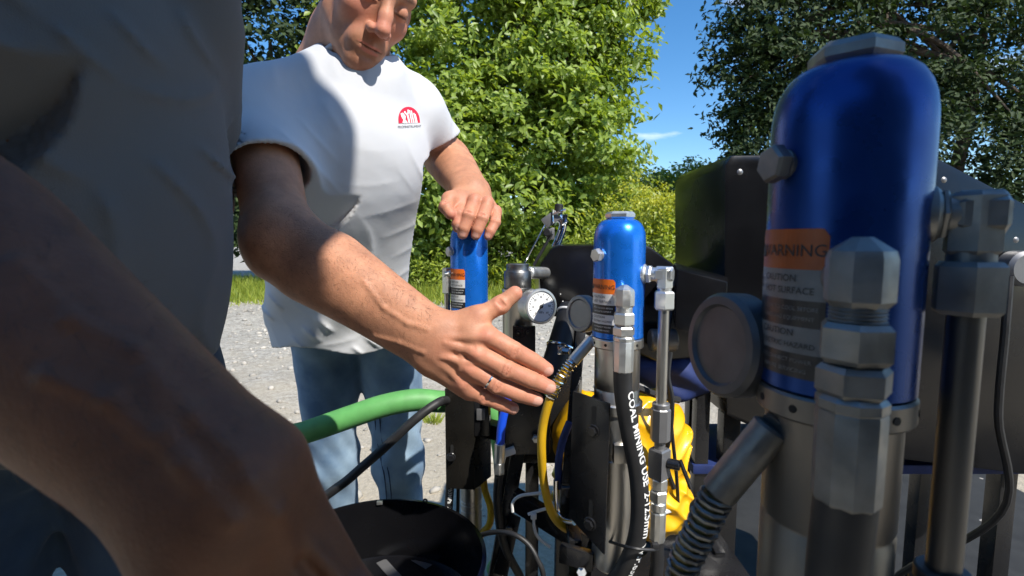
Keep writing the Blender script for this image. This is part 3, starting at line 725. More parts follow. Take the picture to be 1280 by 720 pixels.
def head_prims(O, Rm):
    """O: head centre; columns of Rm: person's right, forward, up"""
    O = np.array(O, float); Rm = np.array(Rm, float)
    g = lambda x, y, z: O + Rm @ np.array([x, y, z], float)
    E = lambda c, r, k=.012, op='u': ell(g(*c), r, Rm, k, op)
    K = lambda a, b, ra, rb, k=.01, op='u': cap(g(*a), g(*b), ra, rb, k, op)
    P = [E((0, -.018, .035), (.077, .098, .088)), E((0, .025, -.025), (.057, .062, .088), .03)]
    for s in (1, -1):
        P += [K((s * .047, -.004, -.045), (s * .012, .066, -.096), .020, .018, .025), E((s * .040, .052, -.018), (.022, .024, .022), .022),
              K((s * .012, .082, .030), (s * .045, .064, .034), .011, .011, .014)]
    P += [E((0, .072, -.098), (.021, .018, .018), .016), E((0, .070, -.062), (.030, .020, .028), .02)]
    for s in (1, -1):
        P += [E((s * .031, .098, .010), (.017, .014, .012), .012, 's'), E((s * .032, .0745, .008), (.0145, .0135, .0135), .004),
              K((s * .018, .0835, .0045), (s * .045, .0765, .003), .0025, .0022, .003), E((s * .080, -.012, -.005), (.009, .02, .032), .008)]
    P += [K((0, .085, .026), (0, .104, -.010), .0090, .0112, .012), K((0, .104, -.010), (0, .1145, -.031), .0112, .0132, .008)]
    for s in (1, -1):
        P += [E((s * .0140, .0990, -.036), (.0092, .013, .0088), .006), E((s * .0075, .104, -.0455), (.0042, .005, .003), .003, 's')]
    P += [E((0, .076, -.064), (.034, .0175, .022), .012), K((-.021, .0835, -.0655), (0, .0935, -.0625), .0030, .0050, .005), K((.021, .0835, -.0655), (0, .0935, -.0625), .0030, .0050, .005),
          K((-.013, .0885, -.0735), (.013, .0885, -.0735), .0050, .0050, .006),
          K((-.027, .0850, -.0665), (0, .0975, -.0685), .0013, .0018, .0024, 's'), K((.027, .0850, -.0665), (0, .0975, -.0685), .0013, .0018, .0024, 's'),
          E((0, .0955, -.083), (.014, .005, .0035), .008, 's')]
    P += [K((0, -.035, -.05), (0, -.075, -.165), .056, .060, .03)]
    red = [(g(0, .11, -.028), .026, .85), (g(.04, .07, -.02), .035, .65), (g(-.04, .07, -.02), .035, .65), (g(0, .09, -.1), .02, .25), (g(.08, -.01, -.005), .03, .6), (g(-.08, -.01, -.005), .03, .6)]
    lips = [(g(0, .092, -.0650), (.027, .02, .0042), Rm, 1.), (g(0, .09, -.0735), (.022, .02, .0050), Rm, 1.)]
    dark = [(g(.032, .088, .035), (.022, .03, .0055), Rm, .85), (g(-.032, .088, .035), (.022, .03, .0055), Rm, .85),
            (g(.032, .088, .0035), (.016, .014, .0022), Rm, .9), (g(-.032, .088, .0035), (.016, .014, .0022), Rm, .9), (g(0, .093, -.0677), (.029, .014, .0016), Rm, .7), (g(.0075, .104, -.046), (.004, .006, .003), Rm, .6), (g(-.0075, .104, -.046), (.004, .006, .003), Rm, .6),  # lash lines; mouth slit and nostrils have recess shade painted into the tint
            (g(0, .085, -.10), (.05, .05, .028), Rm, .10), (g(0, .10, -.054), (.028, .02, .007), Rm, .10)]
    return P, red, lips, dark, g

def head_axes(yaw, pitch, roll):
    """facing the camera at yaw 0; yaw turns to the viewer's right, pitch looks down, roll moves the chin to the viewer's left"""
    f = np.array([math.sin(yaw) * math.cos(pitch), -math.cos(yaw) * math.cos(pitch), -math.sin(pitch)])
    r = np.array([-math.cos(yaw), -math.sin(yaw), 0.0]); u = np.cross(r, f)
    c, s = math.cos(roll), math.sin(roll)
    return np.stack([nrm(r * c + u * s), nrm(f), nrm(u * c - r * s)], 1)

def hair_mesh(g, O, Rm):
    E = lambda c, r, k=.01, op='u': ell(g(*c), r, Rm, k, op)
    P = [E((0, -.022, .044), (.082, .102, .092)), E((0, .02, .10), (.06, .07, .035), .02), E((0, .12, -.01), (.09, .075, .085), .01, 's'), E((0, .01, -.11), (.12, .12, .10), .02, 's')]
    def post(F, X, Y, Z): return F + .0015 * np.sin(X * 420 + 3 * np.sin(Y * 160)) * np.sin(Y * 380 + Z * 300)
    return sdf_surface(P, .0035, post=post)

def denim_post(seedph, knee_z, amp=.004):
    def post(F, X, Y, Z):
        z = Z
        f = np.sin(z * 62 + 14 * X + 9 * np.sin(Y * 14 + seedph) + 6 * np.sin(X * 11)) * np.sin(X * 31 + z * 22 + seedph) 
        w = .35 + np.exp(-((z - knee_z) / .12) ** 2) + 1.1 * np.exp(-((z - .12) / .1) ** 2) + .7 * np.exp(-((z - .82) / .08) ** 2)
        return F + amp * .55 * w * f
    return post

def arm_hair(root, V, F, a, b, n, seed, length=.012, width=.00012):
    """short fine hairs lying along the forearm from a (elbow) to b (wrist)"""
    g = np.random.default_rng(seed); ab = b - a; L2 = ab @ ab; ax_ = ab / math.sqrt(L2)
    c = V[F].mean(1); t = ((c - a) @ ab) / L2; rad = np.linalg.norm(c - a - t[:, None] * ab, axis=1)
    nr = np.cross(V[F[:, 1]] - V[F[:, 0]], V[F[:, 2]] - V[F[:, 0]]); nr /= np.linalg.norm(nr, axis=1)[:, None] + 1e-12
    idx = np.where((t > .0) & (t < .97) & (rad < .075))[0]; pick = g.choice(idx, n)
    p = c[pick] + g.normal(0, .001, (n, 3)); m = nr[pick]
    d = ax_ + .55 * g.standard_normal((n, 3)) + m * .25; d -= m * ((d * m).sum(1) - .18)[:, None]; d /= np.linalg.norm(d, axis=1)[:, None]
    l = (length * (.4 + .8 * g.random(n)))[:, None]; s = np.cross(d, m) * width
    W = np.stack([p - s, p + s, p + d * l], 1).reshape(-1, 3)
    tag(finish('arm_hair', mesh_np('arm_hair', W, np.arange(3 * n).reshape(-1, 3)), M['arm_hair'], root, False), kind='stuff')
# ================================================================== the man in the white shirt
def build_main_person():
    root = empty('person', (-.40, 1.36, 0))
    tag(root, 'man in white t-shirt and jeans with one hand on the left pump, other hand pointing', 'person')
    red = []; nails = []
    a = lambda px, py, Y: npv(at(px, py, Y))
    # --- right arm and hand, held out towards the machine
    WR = a(541, 427, .665); EL = a(350, 300, .745); SHR = a(322, 140, .93)
    dorsal = nrm([-.12, -1, .12])
    f = [[a(610, 420, .652), a(642, 438, .652), a(666, 451, .660), a(690, 466, .670)],
         [a(598, 442, .650), a(633, 461, .648), a(664, 475, .655), a(694, 487, .664)],
         [a(588, 460, .654), a(621, 481, .652), a(650, 493, .658), a(678, 502, .666)],
         [a(580, 478, .662), a(606, 496, .662), a(626, 505, .666), a(648, 513, .672)]]
    th = [a(566, 409, .668), a(598, 396, .668), a(626, 381, .672), a(651, 361, .678)]
    P = hand_prims(WR, f, th, dorsal, 1.0, red, nails)
    w1 = a(548, 409, .668); w2 = a(538, 446, .672)
    e1 = EL + np.array([.0, 0, .018]); e2 = EL - np.array([0, 0, .02])
    P += [cap(e1, w1, .046, .0205, .02), cap(e2, w2, .044, .0205, .02), cap(EL * .62 + WR * .38 + np.array([0, .004, .012]), WR, .043, .021, .03),
          cap(EL * .8 + WR * .2 - np.array([0, -.01, .02]), EL * .45 + WR * .55, .040, .028, .03), cap(SHR, EL, .056, .046, .03), ell(EL, (.046,) * 3, None, .02),
          ell(w2 + np.array([-.006, -.012, -.004]), (.010, .010, .010), None, .012)]
    # veins over the back of the hand and forearm
    P += [cap(a(546, 455, .672), a(586, 488, .670), .0195, .0135, .014), cap(a(556, 440, .668), a(592, 462, .664), .018, .0135, .014)]
    tv, tf = sdf_surface(P, .004); tb = BVHTree.FromPolygons([Vector(v) for v in tv], [list(map(int, q)) for q in tf])
    for path in ([(556, 428), (572, 433), (588, 436)], [(552, 446), (570, 450), (588, 454)], [(455, 352), (480, 384), (510, 404), (535, 412)], [(572, 433), (577, 446), (575, 462)], [(470, 420), (500, 428), (530, 440)]):
        q = []
        for (px, py) in path:
            d = (at(px, py, 1.0) - CAM).normalized(); h = tb.ray_cast(CAM, d)
            if h[0]: q.append(npv(h[0] + d * .0020))
        for i in range(len(q) - 1): P.append(cap(q[i], q[i + 1], .0019, .0019, .0055))
    red.append((a(560, 440, .64), .03, .25))
    pr = sdf_surface(P, .0017); arm_hair(root, pr[0], pr[1], EL, WR, 3600, 5)
    # --- left arm, hand resting over the pump dome
    WL = a(588, 238, 1.035); ELB = a(560, 200, 1.27); SHL = a(517, 140, 1.12)
    fl = [[a(578, 256, .985), a(574, 268, .955), a(572, 280, .9485), a(572, 291, .950)],
          [a(593, 251, .978), a(586, 270, .948), a(580, 285, .944), a(577, 299, .9475)],
          [a(609, 254, .980), a(603, 273, .950), a(597, 287, .945), a(593, 300, .9475)],
          [a(620, 264, .990), a(619, 278, .962), a(613, 289, .952), a(608, 300, .951)]]
    tl = [a(578, 247, 1.01), a(562, 250, .975), a(557, 259, .952), a(566, 272, .936)]
    dl = nrm([.15, -.72, .68])
    P = hand_prims(WL, fl, tl, dl, 1.0, red, nails, False)
    lat = nrm(npv(at(620, 250, 1.0) - at(575, 250, 1.0)))
    P += [cap(ELB - lat * .012, WL - lat * .014, .044, .021, .02), cap(ELB + lat * .012, WL + lat * .014, .042, .021, .02), cap(SHL, ELB, .054, .044, .03), ell(ELB, (.045,) * 3, None, .02), cap(ELB * .7 + WL * .3, WL, .044, .024, .03)]
    pl = sdf_surface(P, .0019); arm_hair(root, pl[0], pl[1], ELB, WL, 1200, 6)
    # --- head
    Rm = head_axes(R(36), R(30), R(15)); mouth = a(463, 58, .905)
    O = mouth - Rm @ np.array([0, .092, -.065])
    P, hr, lips, dark, g = head_prims(O, Rm); red += hr
    NECK = (SHR + SHL) / 2 + np.array([.035, -.02, .075])
    P.append(cap(g(0, -.05, -.08), NECK, .056, .064, .03))
    ph = sdf_surface(P, .0021)
    # --- trunk and legs under the clothes
    HIP = np.array([-.412, 1.30, .92]); lt = nrm(SHL - SHR); chest = (SHL + SHR) / 2 + np.array([0, .02, -.13])
    HL, HR = HIP + np.array([.085, .01, -.03]), HIP + np.array([-.085, -.01, -.03])
    KL, KR = a(498, 578, 1.36), a(416, 575, 1.36)
    AL, AR = np.array([KL[0] - .005, 1.47, .08]), np.array([KR[0] - .02, 1.46, .08])
    trunk = [cap(SHR * .85 + SHL * .15, SHL * .85 + SHR * .15, .045, .045, .05), cap(chest, HIP, .085, .09, .06), cap(HL, KL, .07, .05, .03), cap(HR, KR, .07, .05, .03), cap(KL, AL, .048, .035, .03), cap(KR, AR, .048, .035, .03), cap(NECK, chest, .055, .08, .04)]
    pt = sdf_surface(trunk, .012)
    V, F = join_np([pr, pl, ph, pt]); me = mesh_np('body', V, F); set_tint(me, tint_of(V, red, nails, lips, dark))
    finish('body', me, M['skin'], root, True, None)
    # --- ring on the ring finger
    c = (np.array(f[2][0]) * .28 + np.array(f[2][1]) * .72); axr = nrm(np.array(f[2][1]) - np.array(f[2][0])); x, y, d = frame(axr)
    c = c - dorsal * .0012
    mb = MB(); mb.tube([Vector(c) + (x * math.cos(t) + y * math.sin(t)) * .0128 for t in np.linspace(0, 2 * math.pi, 25)[:-1]], .0018, 8, 1, closed=True); mb.build('ring', M['silver'], root)
    hv, hf = hair_mesh(g, O, Rm); finish('hair', mesh_np('hair', hv, hf), M['hair'], root, True, None)
    # --- t-shirt
    up = nrm(chest - HIP); fr = nrm(np.cross(lt, up)); up2 = np.cross(fr, lt) if np.cross(fr, lt)[2] > 0 else -np.cross(fr, lt)
    Rt = np.stack([lt, fr, up2], 1)
    l2 = nrm([1, .25, 0]); f2 = nrm(np.cross(l2, [0, 0, 1])); Rb = np.stack([l2, f2, [0, 0, 1]], 1)
    mid1 = a(425, 300, 1.15); mid2 = a(428, 395, 1.22)
    P = [cap(SHR * .93 + SHL * .07 + np.array([0, 0, -.005]), SHL * .93 + SHR * .07 + np.array([0, 0, -.005]), .056, .056, .05), cap(NECK + np.array([.03, 0, -.02]), SHL + np.array([0, 0, .012]), .058, .050, .05), cap(NECK + np.array([-.02, 0, -.02]), SHR + np.array([0, 0, .012]), .058, .050, .05),
         ell(chest + np.array([0, -.005, -.01]), (.178, .118, .19), Rt, .07), ell(mid1, (.165, .118, .18), Rb, .10), ell(mid2, (.172, .128, .20), Rb, .10),
         cap(NECK - np.array([0, 0, .035]), chest, .075, .1, .06), cap(NECK + np.array([-.03, .04, -.01]), SHR * .6 + NECK * .4 + np.array([0, .02, 0]), .055, .055, .05), ell(HIP + np.array([0, -.015, -.01]), (.178, .14, .17), Rb, .06)]
    sl = SHL + (ELB - SHL) * .56; sr = SHR + (EL - SHR) * .55
    P += [cap(SHL, sl + (ELB - SHL) * .3, .058, .066, .05), cap(SHR, sr + (EL - SHR) * .3, .068, .074, .05)]
    al = nrm(ELB - SHL); ar = nrm(EL - SHR)
    cutdir = nrm(nrm(a(547, 190, 1.2) - a(540, 150, 1.2)) * .75 + al * .55)
    def post(F, X, Y, Z):
        # drapery: soft diagonal folds, deeper low on the trunk and around the arms
        s1 = np.sin(62 * (X * .75 + Z * .45 + Y * .35) + 2.2 * np.sin(17 * Z + 5 * X) + 1.0)
        s2 = np.sin(38 * (X * 1.0 - Z * .55) + 3.0 * np.sin(9 * Z - 4 * Y))
        s3 = np.sin(115 * (X * .4 + Z * .8) + 2.5 * np.sin(21 * X + 7 * Z))
        w = np.clip((1.36 - Z) / .3, .3, 1.0)
        r1 = 1 - np.abs(s1); r2 = 1 - np.abs(np.sin(47 * (X * .35 + Z * .9 - Y * .3) + 2.4 * np.sin(13 * X - 6 * Z)))
        F = F - w * (.0055 * r1 ** 2 * np.clip(s2 + .2, 0, 1) + .0018 * r2 ** 2 * np.clip(-s2 + .1, 0, 1) + .0035 * s2) - .0004 * s3 * np.clip(s1, 0, 1)
        # sleeve ends, hem and neck opening
        dl_ = (X - sl[0]) * cutdir[0] + (Y - sl[1]) * cutdir[1] + (Z - sl[2]) * cutdir[2]
        nearl = (X - SHL[0]) * lt[0] + (Y - SHL[1]) * lt[1] + (Z - SHL[2]) * lt[2] > -.045
        F = np.where(nearl, np.maximum(F, dl_), F)
        dr_ = (X - sr[0]) * ar[0] + (Y - sr[1]) * ar[1] + (Z - sr[2]) * ar[2]
        dsr = np.sqrt((X - sr[0]) ** 2 + (Y - sr[1]) ** 2 + (Z - sr[2]) ** 2)
        F = np.where(dsr < .16, np.maximum(F, dr_), F)
        hem = .835 + .012 * np.sin(X * 23) + .05 * (Y - 1.2)
        F = np.maximum(F, hem - Z)
        return F
    inner = [cap(sl - al * .02, sl + al * .3, .056, .060, .003, 's'), cap(sr - ar * .02, sr + ar * .3, .065, .070, .003, 's'), cap(NECK + np.array([.005, -.012, .015]), NECK + np.array([.03, -.05, .12]), .066, .085, .004, 's'),
             ell(mid2 - np.array([0, 0, .17]), (.135, .10, .10), Rb, .004, 's')]
    sv, sf = sdf_surface(P + inner, .0036, post=post)
    shirt = finish('shirt', mesh_np('shirt', sv, sf), M['shirt'], root, True, None)
    # ribbed collar
    na = nrm(g(0, -.05, -.08) - NECK); nx_ = nrm(np.cross(na, [0, 1, 0])); ny_ = np.cross(na, nx_)
    MB().tube([Vector(NECK + na * (.008 + .012 * math.sin(t)) + (nx_ * math.cos(t) + ny_ * math.sin(t)) * .070 + np.array([0, -.004, 0])) for t in np.linspace(0, 2 * math.pi, 29)[:-1]], .0062, 8, 1, closed=True).build('collar', M['shirt'], shirt)
    # logo print laid on the cloth
    bvh = BVHTree.FromPolygons([Vector(v) for v in sv], [list(map(int, q)) for q in sf])
    lc = at(512, 151, 1.0); dirv = (lc - CAM).normalized(); ux = Vector((.985, .17, .06)).normalized(); uz = Vector((-.06, 0, 1)).normalized()
    ux = (ux - dirv * ux.dot(dirv)).normalized(); uz = (uz - dirv * uz.dot(dirv)).normalized()
    def lay(name, pts, faces, mat, off):
        V = []
        for (x, y) in pts:
            o_ = lc + ux * x + uz * y - dirv * .35
            hit = bvh.ray_cast(o_, dirv)
            V.append((hit[0] if hit[0] else o_ + dirv * .35) - dirv * off)
        me = bpy.data.meshes.new(name); me.from_pydata(V, [], faces); me.update()
        return finish(name, me, mat, shirt, False)
    def strip(pl, w):
        V = []; F = []
        for i, (x, y) in enumerate(pl):
            x0, y0 = pl[max(i - 1, 0)]; x1, y1 = pl[min(i + 1, len(pl) - 1)]; tx, ty = x1 - x0, y1 - y0; L = math.hypot(tx, ty)
            ww = w[i] if isinstance(w, list) else w
            V += [(x - ty / L * ww, y + tx / L * ww), (x + ty / L * ww, y - tx / L * ww)]
            if i: F.append((2 * i - 2, 2 * i - 1, 2 * i + 1, 2 * i))
        return V, F
    W = .0205; H = .0300
    V = [(0, 0)]; F = []
    ring = [(-W, -.004)] + [(-W * math.cos(t), (H - .004) * math.sin(t) ** .9) for t in np.linspace(0, math.pi, 21)] + [(W, -.004)]
    rows = 7; V = []; 
    for j in range(rows):
        for (x, y) in ring: V.append((x, -.004 + (y + .004) * j / (rows - 1)))
    n = len(ring); F = [(j * n + i, j * n + i + 1, (j + 1) * n + i + 1, (j + 1) * n + i) for j in range(rows - 1) for i in range(n - 1)]
    lay('logo_dome', V, F, M['logo_red'], .0012)
    tools = [([(-.0115, -.004), (-.0095, .002), (-.0125, .008), (-.0145, .014)], [.0022, .002, .0022, .0014]), ([(-.0055, -.004), (-.0095, .002), (-.0085, .008), (-.0125, .0145)], [.0022, .0018, .002, .0014]),
             ([(-.0005, -.004), (-.002, .006), (-.0035, .0125)], .0017), ([(-.0035, .0115), (-.0072, .0145), (-.0078, .0175)], .0014), ([(-.0035, .0115), (-.0012, .0155), (-.0012, .0205)], .0014),
             ([(.0042, -.004), (.0026, .008), (.0012, .0195)], .0011), ([(.0082, -.004), (.0062, .008), (.0046, .019)], .0013), ([(.0122, -.004), (.011, .006), (.0092, .0145)], .0013), ([(.0148, -.004), (.0132, .006), (.0118, .0125)], .0010)]
    for pl_, w_ in tools:
        V, F = strip(pl_, w_); lay('logo_tool', V, F, M['ink_white'], .0020)
    V, F = text2d('PROFINSTRUMENT', .0062); lay('logo_lettering', [(x * .86, y - .0108) for x, y in V], F, M['logo_grey'], .0014)
    # --- jeans
    P = [ell(HIP + np.array([0, 0, .02]), (.162, .118, .13), Rb, .05), cap(HL, KL, .088, .066, .05), cap(HR, KR, .088, .066, .05), cap(KL, AL, .064, .058, .04), cap(KR, AR, .064, .058, .04),
         cap(AL, AL - np.array([0, 0, .03]), .062, .066, .02), cap(AR, AR - np.array([0, 0, .03]), .062, .066, .02)]
    dp = denim_post(1.0, .5, .0055)
    def jp(F, X, Y, Z): return np.maximum(np.maximum(dp(F, X, Y, Z), Z - .925), .022 - Z)
    jv, jf = sdf_surface(P, .0058, post=jp); jeans = finish('jeans', mesh_np('jeans', jv, jf), M['jeans'], root, True, None)
    jb = BVHTree.FromPolygons([Vector(v) for v in jv], [list(map(int, q)) for q in jf])
    for dx in (0, 6):
        pts = []
        for (px, py) in ((466, 498), (469, 530), (473, 560), (481, 600), (484, 640), (487, 690)):
            d = (at(px + dx, py, 1.0) - CAM).normalized(); h = jb.ray_cast(CAM, d)
            if h[0]: pts.append(h[0] - d * .0012)
        if len(pts) > 2: MB().tube(pts, .0014, 6, 5).build('seam', M['stitch'], jeans)
    for AK in (AL, AR):
        sp_ = [cap(AK + np.array([0, .03, -.035]), AK + np.array([.01, -.06, -.05]), .045, .042, .03), ell(AK + np.array([.015, -.13, -.052]), (.046, .075, .03), None, .03)]
        v, fq = sdf_surface(sp_, .007, post=lambda F, X, Y, Z: np.maximum(F, .002 - Z)); finish('shoe', mesh_np('shoe', v, fq), M['shoe'], root, True, None)
    return root
build_main_person()
# ================================================================== pumps
def phi(deg): return Vector((math.sin(R(deg)), -math.cos(R(deg)), 0))

def curved_patch(mb, o, r, p0, p1, z0, z1, n=14, corner=0.0):
    V = []; F = []
    for i in range(n + 1):
        t = i / n; p = p0 + (p1 - p0) * t; e = 0
        if corner:
            w = abs(p1 - p0) * math.pi / 180 * r; dd = min(t, 1 - t) * w
            if dd < corner: e = corner - math.sqrt(max(0, corner ** 2 - (corner - dd) ** 2))
        V += [o + phi(p) * r + Vector((0, 0, z0 if corner >= 0 else z0)), o + phi(p) * r + Vector((0, 0, z1 - e))]
        if i: F.append((2 * i - 2, 2 * i, 2 * i + 1, 2 * i - 1))
    mb.add(V, F)

def curved_text(mb, body, o, r, pc, z, size, squeeze=1.0):
    V, F = text2d(body, size)
    mb.add([o + phi(pc + math.degrees(x * squeeze / r)) * r + Vector((0, 0, z + y)) for x, y in V], F)

def warning_label(cap_, o, s, p0, p1, mm={}):
    """orange / white / black / white / black sticker on the blue cap; o = axis point at the cap's foot"""
    r = .0375 * s + .0004 * s; pc = (p0 + p1) / 2
    bands = [('label_orange', .066, .087), ('label_white', .050, .066), ('label_black', .036, .050), ('label_white', .022, .036), ('label_black', .009, .022)]
    for i, (mn, z0, z1) in enumerate(bands):
        mb = MB(); curved_patch(mb, o, r, p0, p1, z0 * s, z1 * s, 18, .004 * s if i == 0 else 0.0)
        mb.build('warning_label' if i == 0 else 'label_band', M[mm.get(mn, mn)], cap_, False)
    r2 = r + .0004 * s
    wide = abs(p1 - p0) * math.pi / 180 * r
    mb = MB(); curved_text(mb, 'WARNING', o, r2, pc + 4, .0755 * s, .0088 * s); mb.build('label_lettering', M['ink_black'], cap_, False)
    tp = pc - 29; mb = MB()      # warning triangle
    mb.add([o + phi(tp + math.degrees(x * s / r2)) * r2 + Vector((0, 0, (.0755 + y) * s)) for x, y in [(-.0042, -.0035), (.0042, -.0035), (0, .0042)]], [(0, 1, 2)]); mb.build('warning_triangle', M['ink_black'], cap_, False)
    for (t, z, sz, dx) in (('CAUTION', .0612, .0052, -3), ('HOT SURFACE', .0548, .0050, 4), ('CAUTION', .0325, .0052, -3), ('ELECTRIC HAZARD', .0262, .0040, 5)):
        mb = MB(); curved_text(mb, t, o, r2, pc + dx, z * s, sz * s); mb.build('label_lettering', M['ink_black'], cap_, False)
    for zc in (.058, .029):
        mb = MB()
        q = pc - 33; pl = [(-.0035, -.004), (.0035, -.0025), (-.0005, -.0005), (.0035, .0015), (-.0035, .0045), (.0005, .0012), (-.0035, -.0002), (.0005, -.0020)]
        mb.add([o + phi(q + math.degrees(x * s / r2)) * r2 + Vector((0, 0, (zc + y) * s)) for x, y in pl], [tuple(range(8))]); mb.build('hazard_symbol', M['ink_black'], cap_, False)
    for (t, z, sz) in (('ALLOW TO COOL BEFORE', .0455, .0030), ('HANDLING EQUIPMENT', .0405, .0030), ('DISCONNECT POWER', .0180, .0032), ('BEFORE SERVICING', .0130, .0032)):
        mb = MB(); curved_text(mb, t, o, r2, pc + 5, z * s, sz * s); mb.build('label_lettering', M[mm.get('label_white', 'ink_white')], cap_, False)

def pump(root, x, y, z0, s=1.0, rot=0.0, length=.34, label_rng=(-92, -19), mm={}):
    G = lambda n: M[mm.get(n, n)]
    """blue domed head over a steel cylinder; z0 is the foot of the blue cap"""
    o = Vector((x, y, z0)); r = .0375 * s
    prof = [(r * .96, 0), (r, .0012 * s), (r, .138 * s), (r * .992, .146 * s), (r * .965, .1535 * s), (r * .91, .160 * s), (r * .82, .166 * s), (r * .70, .1700 * s), (r * .56, .1722 * s), (r * .40, .1728 * s)]
    cap_ = MB().lathe(prof, o, (0, 0, 1), 64).build('pump_head', G('blue'), root)
    MB().hex(o + Vector((0, 0, .1722 * s)), o + Vector((0, 0, .1835 * s)), .0215 * s, R(12)).build('top_plug', G('zinc'), cap_, True, 25)
    d = phi(-58 + rot); b = o + d * (r - .002 * s) + Vector((0, 0, .121 * s))
    mb = MB(); mb.cyl(b, b + d * .004 * s, .0078 * s, bev=.001 * s); mb.hex(b + d * .004 * s, b + d * .0125 * s, .0100 * s, R(14)); mb.build('side_bolt', G('zinc'), cap_, True, 25)
    warning_label(cap_, o, s, label_rng[0] + rot, label_rng[1] + rot, mm)
    col = MB().lathe([(r * .985, -.0005 * s), (r * 1.02, -.002 * s), (r * 1.02, -.0135 * s), (r * .985, -.015 * s)], o, (0, 0, 1), 64).build('collar', G('steel'), root)
    for p in (-72, -38, -2, 34, 70, 140, 220):
        q = o + phi(p + rot) * (r * 1.021) + Vector((0, 0, -.0078 * s)); MB().cyl(q - phi(p + rot) * .0005 * s, q + phi(p + rot) * .0003 * s, .0022 * s, seg=12).build('pin_hole', M['hole'], col)  # flat dark discs painted in place of shaded holes
    rs = .0335 * s
    MB().lathe([(rs, -.0152 * s), (rs, -.075 * s), (rs * .97, -.0765 * s), (rs * .97, -.0785 * s), (rs, -.080 * s), (rs, -(length * .48) * s), (rs * .94, -(length * .485) * s), (rs * .94, -(length * .51) * s), (rs, -(length * .515) * s), (rs, -length * s), (rs * .9, -(length + .004) * s)], o, (0, 0, 1), 48).build('cylinder', G('steel'), root)
    return o, cap_

def hose_text(root, pts, r, body, size, t0, side, parent, res=24):
    """lettering printed along a hose, running down its length"""
    P = spline(pts, res); L = [0.0]
    for i in range(1, len(P)): L.append(L[-1] + (P[i] - P[i - 1]).length)
    V, F = text2d(body, size, .018); V = list(V); F = [f for q in F for f in ([q] if len(q) == 3 else [[q[0], q[i], q[i + 1]] for i in range(1, len(q) - 1)])]
    for _ in range(2):
        F2 = []; cache = {}
        def midp(a, b):
            k = (min(a, b), max(a, b))
            if k not in cache: V.append(((V[a][0] + V[b][0]) / 2, (V[a][1] + V[b][1]) / 2)); cache[k] = len(V) - 1
            return cache[k]
        for a, b, c in F:
            d, e, f_ = midp(a, b), midp(b, c), midp(c, a); F2 += [[a, d, f_], [d, b, e], [f_, e, c], [d, e, f_]]
        F = F2
    x0 = min(v[0] for v in V); mb = MB(); out_ = []
    for (tx, ty) in V:
        s_ = t0 + (tx - x0); i = 0
        while i < len(L) - 2 and L[i + 1] < s_: i += 1
        f = (s_ - L[i]) / max(1e-6, L[i + 1] - L[i]); p = P[i].lerp(P[i + 1], min(max(f, 0), 1.0)); T = (P[i + 1] - P[i]).normalized()
        n0 = Vector(side); n0 = (n0 - T * n0.dot(T)).normalized(); b = T.cross(n0)
        a = ty / r
        out_.append(p + (n0 * math.cos(a) - b * math.sin(a)) * (r + .0009))
    mb.add(out_, F); return mb.build('hose_lettering', M['ink_white'], parent, False)

